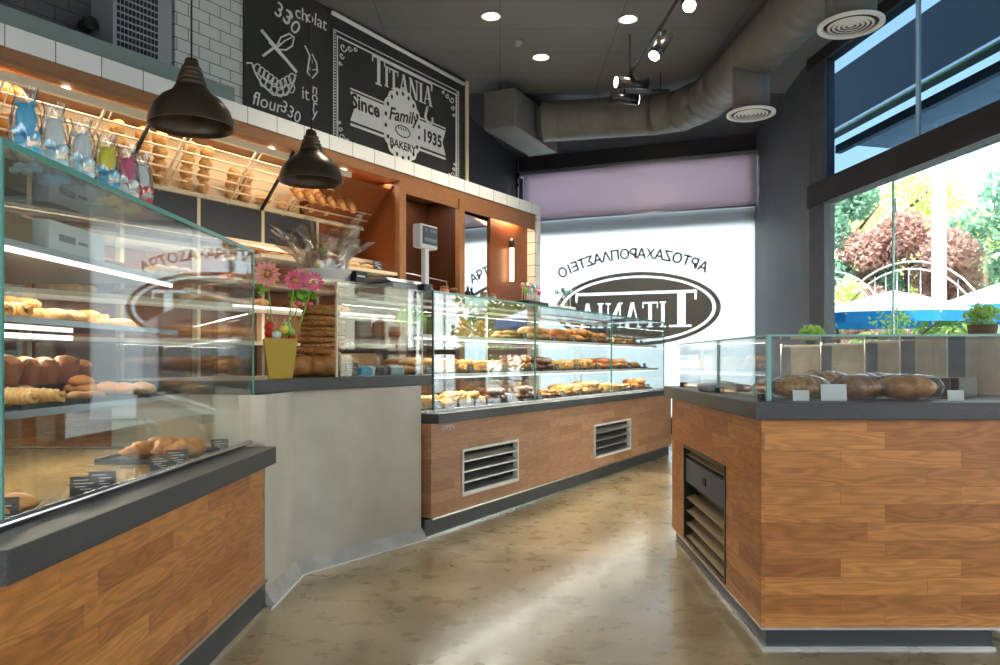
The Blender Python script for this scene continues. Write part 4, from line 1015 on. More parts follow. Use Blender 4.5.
# boxes of lollipops
def lolly(root, p, c, r=.025, h_=.12, lean=(0, 0)):
    k = MB().tube([p, (p[0]+lean[0], p[1]+lean[1], p[2]+h_)], .003, 5).build('lollipop_stick', M['paper'], root)
    q = (p[0]+lean[0], p[1]+lean[1], p[2]+h_)
    MB().blob(q, (r, r*.6, r), 2).build('candy', M[c], k)
    MB().lathe([(r*1.25, -.01), (r*1.2, .03), (r*.3, .035)], 10, q).build('wrapper', M['cello'], k)
t = thing('lollipop_box', 'dark box of pink, green and blue lollipops on the middle counter', 'lollipop display', CT.P(1.98, .28, zt2), CT.rz)
MB().box(-.17, -.07, 0, .22, .08, .055).build('box', M['black'], t, bevel=.004)
rs = random.Random(4)
for k in range(12): lolly(t, (-.14+k*.029, rs.uniform(-.04, .05), .05), ['leaf1', 'coral', 'pale_blue', 'sky_blue', 'green', 'pink'][(k//2) % 6], .026, rs.uniform(.09, .16), (rs.uniform(-.02, .02), 0))
t = thing('lollipop_stand', 'white stand of blue and white lollipops right of the dark lollipop box', 'lollipop display', CT.P(2.62, .26, zt2), CT.rz)
MB().box(-.14, -.05, 0, .17, .07, .05).build('box', M['paper'], t, bevel=.004)
add = MB(); 
for k in range(6): add.box(-.06+k*.014, -.0515, .022, -.052+k*.014, -.05, .032)
add.build('printing', M['grey_pl'], t)
for k in range(9): lolly(t, (-.12+k*.032, rs.uniform(-.03, .04), .05), ['pale_blue', 'sky_blue', 'paper', 'leaf2'][k % 4], .026, rs.uniform(.1, .17), (rs.uniform(-.02, .02), 0))
# gift basket under cellophane on the guard
t = thing('gift_basket', 'white dish of wrapped sweets and fruit under a spray of cellophane', 'gift basket', CT.P(-.55, .36, zt2), .2)
MB().lathe([(0, 0), (.10, 0), (.12, .01), (.172, .070), (.175, .073), (.167, .071), (.115, .02), (0, .018)], 28).build('dish', M['white'], t)
cols = ['orange', 'coral', 'green', 'yellow', 'crust', 'red']
for k in range(16):
    a = k*2.4; r_ = .02+.09*(k/16)**.6; MB().blob((1.15*r_*math.cos(a), 1.15*r_*math.sin(a), .095+.022*(k % 3)+(.05 if r_ < .06 else 0)), (.032, .032, .03), 2, .1, 2, k).build('sweet', M[cols[k % 6]], t)
MB().blob((.01, -.01, .215), (.032, .03, .03), 2).build('bow', M['orange'], t)
def spray(i, j, sd, top_):
    a = 2*PI*i; nz = noise.noise(Vector((math.cos(a)*3.2, math.sin(a)*3.2, j*2.2+sd)))
    r = (.155-.06*j+.17*j*j)*(1+.75*nz*j+.10*math.sin(11*a+sd)*j); return Vector((r*math.cos(a), r*math.sin(a), .068+top_*j*(1+.55*nz)+.03*math.sin(9*a)*j))
b = MB(); b.grid(lambda i, j: spray(i, j, 1.3, .25), 44, 9, True); b.grid(lambda i, j: spray(i, j, 5.1, .17)*1.0, 40, 7, True)
for f in b.bm.faces: f.smooth = False
b.build('cellophane', glassmat('crinkled_cellophane', (.93, .92, .90), .28, .2), t)
# ------------------------------------------------------------ on the cash desk
zc_ = 1.0525
t = thing('flower_pot', 'square mustard yellow pot with pink daisies and wrapped sweets', 'flower pot', (-1.175, 4.06, zc_), .35)
b = MB()
b._add([Vector(p) for p in ((-.06, -.06, 0), (.06, -.06, 0), (.06, .06, 0), (-.06, .06, 0), (-.085, -.085, .21), (.085, -.085, .21), (.085, .085, .21), (-.085, .085, .21), (-.078, -.078, .21), (.078, -.078, .21), (.078, .078, .21), (-.078, .078, .21), (-.074, -.074, .18), (.074, -.074, .18), (.074, .074, .18), (-.074, .074, .18))],
 [(3, 2, 1, 0)]+[(i, (i+1) % 4, 4+(i+1) % 4, 4+i) for i in range(4)]+[(4+i, 4+(i+1) % 4, 8+(i+1) % 4, 8+i) for i in range(4)]+[(8+i, 8+(i+1) % 4, 12+(i+1) % 4, 12+i) for i in range(4)]+[(12, 13, 14, 15)])
b.build('pot', M['yellowpot'], t)
for k, (x, y, z, c_) in enumerate(((-.05, 0, .28, 'red'), (-.055, .01, .24, 'red'), (.02, -.02, .26, 'yellow'), (.05, -.01, .25, 'green'), (.0, .02, .24, 'green'), (-.02, -.03, .23, 'paper'), (.06, .02, .23, 'red'), (.035, .03, .28, 'green'))):
    MB().blob((x, y, z), (.026, .024, .024), 2, .1, 2, k).build('sweet', M[c_], t)
def daisy(x, y, z, c_, r=.05, root=None):
    st = MB().tube([(x*.4, y*.4, .18), (x, y, z)], .004, 6).build('stem', M['green'], root)
    b = MB()
    for k in range(14):
        a = 2*PI*k/14; d_ = Vector((math.cos(a), -.25, math.sin(a))); s_ = Vector((-math.sin(a), 0, math.cos(a)))*r*.16
        c = Vector((x, y-.012, z)); b._add([c+d_*r*.25, c+d_*r*.7+s_, c+d_*r, c+d_*r*.7-s_], [(0, 1, 2, 3)])
    b.build('petals', M[c_], st); MB().blob((x, y-.02, z), (r*.25, .012, r*.25), 1).build('flower_centre', M['orange'], st)
daisy(.07, -.05, .52, 'pink', .06, t); daisy(.17, -.05, .515, 'pink', .055, t); daisy(-.07, -.02, .55, 'coral', .075, t); daisy(.12, .0, .55, 'coral', .045, t)
b = MB(); leafy(b, (.12, 0, .445), (.09, .05, .025), 70, .028, random.Random(3)); leafy(b, (-.1, 0, .48), (.03, .03, .03), 14, .028, random.Random(5)); b.build('leaves', M['green'], t)
b = MB(); b.blob((.09, -.02, .40), (.02, .015, .015), 1); b.blob((.15, -.02, .40), (.02, .015, .015), 1); b.build('ribbon', M['pink'], t)
MB().lathe([(.05, .20), (.085, .27), (.06, .33), (.07, .37)], 12, sq=lambda a: 1+.12*math.sin(4*a)).build('wrapper', M['cello'], t)
grp = 'stacked sesame bread rings on the cash desk'
ringp, _ = PL['bread_ring']
for k in range(9): ringp(CT.P(-.535+.012*math.sin(k*2)+.003*k, .42+.01*math.cos(k*3), zc_+.135+k*.033), (.04*math.sin(k*1.7), .05*math.cos(k*2.3), k*.7), 'sesame bread ring in the tall near stack on the cash desk', grp, (1.28, 1.28, .98))
for k in range(6): ringp(CT.P(-.22, .60, zc_+.16+k*.033), (.04*math.sin(k*1.1), .05*math.cos(k*2), k), 'sesame bread ring in the farther shorter stack behind the glass guard', 'bread rings behind the glass guard', (1.0, 1.0, .98))
for (s, q, z, r_, l_) in ((-.66, .40, zc_, .1, 'long golden loaf lying lowest under the bread rings, left'), (-.52, .30, zc_, .05, 'long golden loaf lying lowest under the bread rings, in front'), (-.45, .45, zc_, .1, 'long golden loaf lying lowest under the bread rings, behind'), (-.60, .52, zc_+.0, -.1, 'long golden loaf at the back of the pile under the bread rings')):
    loaf = loaf_mb(.34, .14, .13, 3, int(s*100)).build('long_loaf', M['crust'], None, CT.P(s, q, z), CT.rz-.5+r_); tag(loaf, l_, 'bread')
for k in range(4):
    protos[0](CT.P(-.42+.0*k, .40+.1*(k % 2), zc_+.0+.085*(k//2)), (0, 0, CT.rz-.3+.3*k), 'golden loaf behind the glass guard right of the bread rings', 'loaves behind the glass guard', .62)
TG(CT.P(-.49, .17, zc_), (-.15, 0, CT.rz), 'black chalk price tag standing against the glass guard', None, 1.3)
for k in range(5): 
    o = MB().prism([(-.06, 0), (.06, 0), (.05, .05), (.0, .062), (-.05, .05)], -.05, .05, axis='y').build('wrapped_packet', M[['sky_blue', 'paper', 'tag', 'tag', 'pale_blue'][k]], None, CT.P(-.36+.085*k, .22+.03*(k % 2), zc_+.0), CT.rz+.2*k, bevel=.01)
    tag(o, ['bright blue wrapped packet lying behind the glass guard', 'white paper packet beside the blue packet behind the glass guard', 'black labelled packet behind the glass guard, the left one', 'black labelled packet behind the glass guard, the right one', 'pale blue packet nearest the right corner of the glass guard'][k], 'packet')
o = MB().prism([(-.16, 0), (.16, 0), (.16, .10), (.12, .14), (-.12, .14), (-.16, .10)], -.08, .08, axis='y').build('wooden_bread_bin', M['oak'], None, CT.P(-.24, .38, zc_+.0), CT.rz); tag(o, 'small wooden bread box behind the packets on the cash desk', 'box')
# ------------------------------------------------------------ left case
def L3(x, y): return (x, y)
for k in range(9):
    pass
mu = muffin_obj(); MU = once(mu)
o = MB().box(-.16, -.72, 0, .16, .72, .01).box(-.16, -.72, .01, -.15, .72, .03).box(.15, -.72, .01, .16, .72, .03).box(-.12, -.7, .01, .12, .7, .055).build('muffin_stand', M['tray'], None, (-1.86, 2.66, 1.0005)); tag(o, 'long black stand carrying the muffins in the left case', 'tray')
g_ = 'muffins in paper cups on the left case shelf'
for r_ in range(2):
    for k in range(11): MU((-1.80-.115*r_, 2.02+.125*k+.04*r_, 1.0565), (0, 0, k*1.9), 'dark muffin in a brown tulip paper cup, left case low shelf', g_, 1.3+.12*math.sin(k*2.3+r_))
def lheap(x, y, z, kind, where, n, sc=1.0, stag=False): 
    heap(None, x, y, z, kind, where, n, True, sc=sc, stag=False)
    if stag: TG((x+.17, y, z+.001), (0, -.15, PI/2-.5), 'black price tag before the '+where, None, 1.25)
for k, (kk, sc) in enumerate((('cookie', 1.1), ('twisted_bun', 1.2), ('cookie', 1.1), ('orange_pastry', 1.1))):
    heap(None, -1.60, 2.02+.36*k, 1.0, kk, '%s heap from near end, left case, low glass shelf' % ORD[k], 9, True, .14, .11, sc, stag=False)
TGl = [((-1.47, 2.12, 1.001), 'black chalk price tag leaning on the lowest glass shelf of the left case'), ((-1.52, 2.2, 1.276), 'large black chalk price tag on the middle glass shelf of the left case')]
for p_, l_ in TGl: TG(p_, (-.1, 0, .5), l_, None, 1.5)
for k, (kk, sc) in enumerate((('orange_pastry', 1.3), ('twisted_bun', 1.3), ('bread_roll', 1.2), ('square_pie', 1.2))):
    heap(None, -1.66, 1.98+.37*k, 1.275, kk, '%s heap from near end, left case, middle glass shelf' % ORD[k], 10, False, .13, .11, sc, stag=False)
# deck of the left case
heap(None, -1.32, 1.93, .75, 'orange_pastry', 'heap at the near end of the gold deck', 7, False, .08, .07, 1.2, stag=False)
heap(None, -1.36, 3.08, .75, 'croissant', 'heap at the far end of the gold deck', 6, True, .12, .1, 1.5, stag=False)
for (X, Y, a_, l_, s_) in ((-1.225, 1.86, .25, 'black chalk price tag at the near left corner of the gold deck', 1.0), (-1.215, 2.22, .3, 'black chalk price tag on the gold deck, left of a joined pair', .95), (-1.215, 2.32, .3, 'black chalk price tag on the gold deck, right of a joined pair', .95),
 (-1.215, 2.72, .5, 'black chalk price tag leaning on the glass before the far croissants', .9), (-1.215, 2.86, .6, 'black chalk price tag just before the croissants on the gold deck', 1.0), (-1.215, 3.3, .6, 'black chalk price tag at the far corner of the gold deck', .9)):
    TG((X, Y, .7505), (-.12, 0, a_), l_, None, s_)
# carton and white box in the upper level
o = MB().box(-.16, -.12, 0, .16, .12, .10).build('cardboard_box', M['card'], None, (-1.67, 2.36, 1.5155), PI/2); tag(o, 'brown cardboard box on the top shelf of the left case', 'box')
o = MB().box(-.18, -.12, 0, .18, .12, .11).build('cake_box', M['paper'], None, (-1.64, 2.74, 1.5155), PI/2); tag(o, 'white printed cake box beside the cardboard box in the left case', 'box')
b = MB(); b.box(-.12, -.1215, .045, -.02, -.12, .07); b.box(.0, -.1215, .05, .06, -.12, .06); b.build('printing', M['grey_pl'], o)
# sweet bags standing on the top glass
zb0 = 1.6685
def sweetbag(x, y, kind, label):
    t = thing('sweet_bag', label, 'sweet bag', (x, y, zb0), .25)
    t.scale = (.82, .82, .80)
    c1, c2, c3 = kind; sd = int(y*100)
    b = MB(); b.blob((0, 0, .215), (.034, .028, .062), 2, .12, 4, sd); b.blob((-.022, 0, .27), (.012, .01, .014), 1); b.blob((.022, 0, .27), (.012, .01, .014), 1); b.build('sweet_body', M[c1], t)
    b = MB()
    for k in range(5): b.blob((.028*math.cos(k*2.1), -.012, .10+.018*k), (.024, .02, .02), 2, .2, 3, k+sd)
    b.build('sweet_base', M[c2], t)
    b = MB()
    for k in range(5): b.blob((.034*math.cos(k*1.9), -.02-.006*(k % 2), .035+.012*math.sin(k*2.7)), (.024, .01, .016), 1, .5, 6, k)
    b.build('ribbon', M[c3], t)
    def wr(i, j):
        a = 2*PI*i; r = [.052, .016, .040, .050, .052, .046, .040, .030, .036][min(8, int(j*8.01))]*(1+.14*math.sin(7*a+j*9)+.08*math.sin(13*a-j*17)); return Vector((r*math.cos(a), r*math.sin(a), .33*j))
    b = MB(); b.grid(wr, 28, 8, True); b.build('wrapper', CRINK, t)
CRINK = glassmat('crinkled_bag_film', (.93, .95, .96), .16, .12)
bags = [(-1.36, 2.18, ('sky_blue', 'sky_blue', 'pale_blue'), 'blue foil sweet bag, the leftmost on the left case top'), (-1.36, 2.32, ('paper', 'pale_blue', 'sky_blue'), 'pale blue spotted sweet bag, second from the left on the left case'),
 (-1.36, 2.47, ('paper', 'pale_blue', 'grey_pl'), 'pale blue sweet bag with silvery bow, third from the left'), (-1.36, 2.63, ('yellow', 'sky_blue', 'yellow'), 'yellow and blue striped sweet bag with yellow bow'),
 (-1.36, 2.77, ('pink', 'paper', 'yellow'), 'pink and white sweet bag between the yellow bow and red bow bags'), (-1.36, 2.88, ('paper', 'red', 'red'), 'white sweet bag with red bow, rightmost on the left case')]
for x, y, k_, l_ in bags: sweetbag(x, y, k_, l_)
# goods on the wall unit shelves
for k in range(6): heap(BK, .45+.29*k, .2, 2.03, ['flat_pastry', 'pale_cookie', 'bread_roll', 'twisted_bun', 'bread_roll', 'bread_roll'][k], '%s heap from left, wall unit shelf behind gift basket' % ORD[k], 5, False, .1, .12, 1.5, stag=False)
for k in range(4): heap(BK, .45+.36*k, .3, 1.81, ['orange_pastry', 'croissant', 'flat_pastry', 'square_pie'][k], '%s heap from left, wall unit shelf behind the flowers' % ORD[k], 5, False, .1, .12, 1.5, stag=False)
for k in range(9): heap(BK, -2.5+.5*k, .25, 1.60, ['bread_roll', 'croissant', 'flat_pastry'][k % 3], '%s heap from left, lit wall unit shelf' % ORD[k], 6, False, .15, .12, 1.6, stag=False)
for k in range(5): heap(BK, -2.6+.6*k, .30, 1.80, ['bread_roll', 'orange_pastry', 'croissant', 'flat_pastry', 'bread_roll'][k], '%s heap from left, wall unit shelf behind the left case' % ORD[k], 6, False, .15, .12, 1.7, stag=False)
TG(BK.P(1.9, .03, 2.031), (-.1, 0, BK.rz), 'black chalk price tag on the upper wall-unit shelf by the niche', None, 1.6)
# ------------------------------------------------------------ island loaves
zi = .9835
def bagged(x, y, rz, L_, w_, h_, m, label, seed):
    t = thing('bagged_loaf', label, 'bread', (x, y, zi), rz)
    loaf_mb(L_, w_, h_, 4, seed).build('loaf', M[m], t)
    b = MB()
    def fn(i, j):
        xx = (i-.5)*2; e = max(.12, (1-abs(xx)**3)**.4 if abs(xx) < 1 else 0); a = 2*PI*j
        r = 1.10+.09*noise.noise(Vector((i*9, math.cos(a)*3, math.sin(a)*3+seed)))
        return Vector((xx*L_*.60, math.cos(a)*w_/2*e*r*1.05, max(.001, h_/2+math.sin(a)*h_/2*e*r*1.05)))
    b.grid(fn, 30, 18); b.build('plastic_bag', M['cello'], t)
bl = [(1.30, 3.30, .3, .22, .15, .095, 'sesame', 'bagged seeded round loaf at the left corner of the island'), (1.52, 3.22, .2, .20, .13, .10, 'crust4', 'bagged dark crusted loaf in the middle of the island front row'),
 (1.74, 3.26, -.1, .25, .14, .10, 'crust', 'bagged long loaf at the right of the island front row'), (1.50, 3.52, .2, .22, .14, .11, 'sesame', 'bagged loaf behind the left pair in the island back row'), (1.76, 3.56, .0, .20, .13, .10, 'crust4', 'bagged dark loaf at the right of the island back row'), (1.32, 3.66, .6, .20, .12, .07, 'choco', 'dark bagged rye loaf at the back left of the island')]
for k, a in enumerate(bl): bagged(*a, k)
for k, (x, l_) in enumerate(((1.235, 'white price card at the left corner of the island'), (1.37, 'wide white price card before the left island loaf'), (1.87, 'white price card at the right of the island front'))): WT((x, 3.115, zi), (-.1, 0, 0), l_, None, (1.5 if k == 1 else .95))
for k, (x, y) in enumerate(((1.19, 4.05), (1.24, 4.42), (1.52, 4.1))):
    o = MB().prism([(-.11, 0), (.11, 0), (.12, .035), (.0, .05), (-.12, .035)], -.1, .1, axis='y').build('flat_packet', M['grey_pl' if k != 1 else 'cello'], None, (x, y, zi), .3*k, bevel=.01)
    tag(o, ['flat grey packet in the left wing of the island, the nearest', 'shiny clear packet at the far left of the island', 'flat grey packet behind the rye loaf on the island'][k], 'packet')
for k, x in enumerate((1.98, 2.10)):
    o = MB().box(-.055, -.04, 0, .055, .04, .085).build('black_card_holder', M['tray'], None, (x+.02, 3.5, zi), -.2+.5*k, bevel=.003); tag(o, ['small black box on the island, left of two at the right edge', 'small black box on the island at the right edge of the photo'][k], 'box')
o = MB().prism([(-.1, 0), (.1, 0), (.07, .03), (-.07, .03)], -.08, .08, axis='y').build('bread_tray', M['cello'], None, (1.93, 3.32, zi), 0); tag(o, 'clear plastic tray beside the right white price card', 'tray')
# ================================================================== WINDOW BAR, CHAIRS, STREET
t = thing('bar_table', 'long dark bar ledge running along the street window', 'table', SF.loc, SF.rz)
MB().box(.50, -.52, 1.22, 5.0, -.06, 1.275).build('top', M['column'], t, bevel=.004)
for x in (.8, 2.6, 4.6): MB().box(x, -.32, 0, x+.06, -.26, 1.22).build('leg', M['steel'], t)
def chair():
    t = thing('bar_chair', 'x', 'chair', (0, 0, 0))
    MB().box(-.22, -.21, .70, .22, .21, .77).build('seat', M['cloth_grey'], t, bevel=.02)
    b = MB(); b.prism([(-.20, -.19), (.20, -.19), (.20, -.235), (-.20, -.235)], .76, 1.29)
    bk = b.build('backrest', M['cloth_tan'], t, bevel=.02)
    b = MB()
    for x in (-.165, .165): b.box(x-.04, -.240, .80, x+.04, -.2355, 1.27)
    b.build('backrest_band', M['cloth_grey'], bk)
    for sx_ in (-1, 1):
        for sy_ in (-1, 1): MB().tube([(sx_*.19, sy_*.18, .70), (sx_*.215, sy_*.21, 0)], .016, 8).build('leg', M['black'], t)
        MB().tube([(sx_*.205, -.21, .76), (sx_*.21, -.225, 1.30)], .012, 8).build('back_frame', M['steel'], t)
    MB().tube([(-.205, .195, .28), (.205, .195, .28)], .012, 8).build('footrest', M['steel'], t)
    return t
CH = once(chair())
spots = [(2.93, 7.2, 'grey and tan bar chair farthest away, just right of the dark corner'), (3.0, 6.45, 'bar chair second from the dark corner beside the window ledge'), (2.95, 5.55, 'bar chair third from the dark corner, with wide tan back'),
 (2.85, 4.85, 'bar chair fourth from the dark corner, with tall pale back'), (2.75, 4.15, 'bar chair nearest the right edge of the photo')]
for k, (x, y, l_) in enumerate(spots): CH((x, y, 0), (0, 0, -.55-.06*k), l_, 'bar chairs along the window')
pl1 = pot_plant(SF.P(.62, -.3, 1.2755), 'small bright green bushy plant on the window ledge beside the dark corner', .07, .08, (.13, .12, .09), 'leaf1', 'column', 600, .022)
pl2 = pot_plant(SF.P(3.05, -.3, 1.2755), 'green plant in a brown pot on the window ledge at the right edge', .10, .13, (.13, .12, .09), 'leaf1', 'bark', 500, .018)
# ---- outside
b = MB(); b.box(-30, -25, -.30, 70, 80, -.13); struct('terrace', b, M['terrace'])
def tree(name, label, x, y, h_, R_, lm, n, sz, cat='tree', grp=None, base=-.13):
    t = thing(name, label, cat, (x, y, base), 0, grp)
    b = MB(); b.tube([(0, 0, 0), (.05*h_*.3, 0, h_*.45), (0, .1, h_*.75)], .1, 8, True, [.03*h_, .02*h_, .008*h_])
    rs = random.Random(int(x*13+y*7))
    for k in range(6):
        a = k*1.05; z = h_*(.3+.09*k); b.tube([(0, 0, z), (R_*.6*math.cos(a), R_*.6*math.sin(a), z+h_*.14)], .03, 5, True, [.010*h_, .003*h_])
    b.build('trunk', M['bark'], t)
    b = MB()
    for k in range(26):
        a = rs.uniform(0, 2*PI); zz = rs.random(); rr = R_*math.sqrt(max(.05, 1-(zz*1.1-.35)**2*1.4))*rs.uniform(.35, .95)
        leafy(b, (rr*math.cos(a), rr*math.sin(a), h_*(.22+.72*zz)), (R_*.36, R_*.36, h_*.10), n//26, sz, rs)
    b.build('foliage', M[lm], t); return t
def ray(u, d): return (u-500)/F_PX*d, d
tree('fir_tree', 'blue-green fir like tree filling the left of the street window', *ray(848, 17), 5.2, 1.25, 'leaf2', 20000, .065)
tree('plum_tree', 'purple-leaved plum tree in the middle of the street window', *ray(908, 16), 4.3, 1.5, 'leaf3', 20000, .065)
tree('maple_tree', 'sunny yellow-green tree behind the plum tree', *ray(897, 27), 8.4, 2.8, 'leaf4', 14000, .10)
tree('ash_tree', 'light green tree at the right of the street window behind the white post', *ray(975, 24), 6.0, 2.9, 'leaf4', 16000, .10)
tree('shrub', 'yellow-green shrub at the foot of the fir tree', *ray(838, 13.5), 2.8, .8, 'leaf4', 3500, .07, 'shrub')
tree('shrub', 'plum-coloured low shrub under the plum tree', *ray(875, 15), 2.6, 1.1, 'leaf3', 3500, .08, 'shrub')
tree('shrub', 'pale green shrub in front of the blue parasols', *ray(905, 8.9), 1.9, .6, 'leaf1', 1200, .035, 'shrub')
tree('shrub', 'green shrub below the gap between the parasols', *ray(955, 10.5), 1.9, .7, 'leaf1', 2500, .05, 'shrub')
tree('elm_tree', 'tall leafy tree seen reflected in the counter glass beyond the terrace', 11.2, 13.2, 6.5, 2.0, 'leaf1', 6000, .11)
tree('elm_tree', 'second tall leafy tree reflected in the counter glass beyond the terrace', 11.6, 15.9, 5.5, 1.9, 'leaf2', 6000, .11)
def parasol(x, y, zt_, R_, label):
    t = thing('parasol', label, 'parasol', (x, y, -.13), .3)
    n = 8; a0 = PI/8
    P_ = [Vector((R_*math.cos(a0+2*PI*k/n), R_*math.sin(a0+2*PI*k/n), zt_-.38)) for k in range(n)]; top_ = Vector((0, 0, zt_))
    b = MB(); b._add([top_]+P_, [(0, 1+k, 1+(k+1) % n) for k in range(n)]); c_ = b.build('canopy', M['umbtop'], t)
    c_.modifiers.new('th', 'SOLIDIFY').thickness = .01
    b = MB(); dn = Vector((0, 0, -.15)); b._add(P_+[p+dn for p in P_], [(k, (k+1) % n, n+(k+1) % n, n+k) for k in range(n)]); b.build('valance', M['umb'], t).modifiers.new('th', 'SOLIDIFY').thickness = .01
    b = MB()
    for p in P_: b.tube([top_-Vector((0, 0, .08)), p-Vector((0, 0, .03))], .015, 5)
    b.build('ribs', M['white'], t)
    MB().tube([(0, 0, 0), (0, 0, zt_)], .03, 10).build('pole', M['white'], t)
    MB().lathe([(0, 0), (.35, 0), (.35, .06), (.05, .09), (0, .09)], 20).build('base', M['concrete'], t)
parasol(*ray(893, 11.5), 2.33, 1.5, 'blue parasol with white top in the middle of the street window')
parasol(*ray(1004, 11.0), 2.42, 1.05, 'blue parasol at the right edge of the street window')
o = MB().tube([(0, 0, 0), (0, 0, 3.9)], .09, 16).build('white_post', M['white']); x, y = ray(939, 10.5); o.location = (x, y, -.13); tag(o, 'tall white post outside between the two parasols', 'post')
MB().box(-.16, -.16, 0, .16, .16, .03).build('foot_plate', M['steel'], o)
# arched lattice fence
t = thing('lattice_fence', 'low curved metal lattice arches in front of the plum tree', 'fence', (*ray(900, 13.0), -.13), -1.0)
for k in range(2):
    b = MB(); x0 = -1.5+1.6*k
    for r_ in (1.0, .9): b.tube([(x0+r_*1.3*math.cos(a), 0, 1.7+r_*1.25*math.sin(a)) for a in [PI*i/16 for i in range(17)]], .02, 5)
    for i in range(1, 12): xx = x0-1.15+.2*i; b.tube([(xx, 0, 1.5), (xx, 0, 1.7+1.15*math.sqrt(max(0, 1-((xx-x0)/1.3)**2)))], .010, 4)
    b.tube([(x0-1.3, 0, 0), (x0-1.3, 0, 1.7)], .02, 5); b.tube([(x0+1.3, 0, 0), (x0+1.3, 0, 1.7)], .02, 5)
    b.build('arch', M['steel'], t)
# terrace roof over the pavement
t = thing('terrace_awning', 'pale slatted terrace canopy outside, seen above and below the dark beam', 'awning', SF.loc, SF.rz)
_, za = SF.on(827, 153, .35)
aw = cloth_translucent('awning_canvas', (.80, .80, .78), .35)
def wz(q): return za-.05*(q-.35)
b = MB()
for k in range(27): b._add([Vector((x, q, wz(q)+dz)) for dz in (0, .03) for x, q in ((.1+k*.45, .35), (.1+k*.45+.40, .35), (.1+k*.45+.40, 3.6), (.1+k*.45, 3.6))], [(3, 2, 1, 0), (4, 5, 6, 7), (0, 1, 5, 4), (1, 2, 6, 5), (2, 3, 7, 6), (3, 0, 4, 7)])
b.build('slats', aw, t)
MB().box(.05, .28, za-.09, 12, .35, za).build('front_beam', M['grey_pl'], t)
MB().box(.05, 3.6, wz(3.6)-.08, 12, 3.68, wz(3.6)+.06).build('rear_beam', M['white'], t)
for k in range(5): MB().box(2.6+k*2.2, .35, za-.30, 2.66+k*2.2, 3.6, za-.20).build('rafter', M['white'], t)
for x in (7.5, 11.8): MB().box(x, 3.60, -.13, x+.1, 3.68, wz(3.6)).build('post', M['white'], t)
# dark projecting building slab up high
t = thing('upper_storey', 'dark blue-grey projecting storey of a building seen through the high window', 'building', SF.loc, SF.rz)
_, z_hi = SF.on(827, 79, 4.6); _, z_lo = SF.on(827, 135, 4.6)
MB().box(-12.0, 4.6, z_lo, 14, 4.95, z_hi).build('block', M['facade_dark'], t)
MB().box(-12.0, 4.52, z_lo-.05, 14, 4.6, z_lo).build('edge_trim', M['steel'], t)
for k in range(3): MB().tube([(1.2+2.4*k, 4.55, z_lo), (1.2+2.4*k, 3.6, wz(3.6))], .02, 6).build('tie_rod', M['steel'], t)
MB().box(13, 4.65, -.13, 13.6, 4.9, z_lo).build('column', M['facade_dark'], t); MB().box(-12, 4.65, -.13, -11.4, 4.9, z_lo).build('column', M['facade_dark'], t)
# cream building across the street
t = thing('cream_building', 'cream rendered building across the street mirrored in the cash desk glass', 'building', (14, 6.5, -.13), -PI/2)
MB().box(-4.5, 0, 0, 9, 2, 7).build('wall', M['facade'], t)
for i in range(5):
    for j in range(3):
        w_ = MB().box(-3.8+i*2.1, -.05, .9+j*2.1, -3.0+i*2.1, 0, 2.3+j*2.1).build('window', M['facade_dark'], t)
MB().box(-4.6, -.25, 6.9, 9.1, 2.1, 7.2).build('cornice', M['white'], t)

# unseen rear of shop: flank wall added for bounce, glazed shopfront for fill light
p0 = BK.P(-4.6, .62); p1 = Vector((-6.2, -3.5, 0)); d = (p1-p0).normalized(); nn = Vector((d.y, -d.x, 0))
b = MB(); b.prism([(v.x, v.y) for v in (p0, p1, p1+nn*.15, p0+nn*.15)], 0, cz); struct('wall_bounce', b, M['cream'])
b = MB(); b.box(-6.2, -3.55, 2.9, 4.8, -3.45, 3.1); b.box(-6.2, -3.55, 4.4, 4.8, -3.45, cz); struct('trim_6', b, M['dark'])
b = MB(); b.box(-6.2, -3.51, .02, 4.8, -3.50, 4.4); w6 = b.build('window_6', M['pane']); w6['kind'] = 'structure'
for x in (-6.2, -3.5, -.8, 1.9, 4.7): MB().box(x, -3.55, 0, x+.08, -3.45, 4.4).build('mullion', M['dark'], w6)
t = thing('reflection_blocker', 'unseen brown brick building added behind the camera to darken glass reflections', 'building', (-12, -13, -.13), 0)  # unseen block added to darken what the counter glass reflects
MB().box(0, -3, 0, 26, 0, 6.5).build('wall', tilemat('brown_bricks', (.13, .07, .045), (.12, .11, .10), .25, .08, .008, .8), t)
for i in range(8):
    for j in range(2): MB().box(1.2+i*3.1, 0, 1.0+j*2.9, 2.6+i*3.1, .04, 2.6+j*2.9).build('window', M['facade_dark'], t)
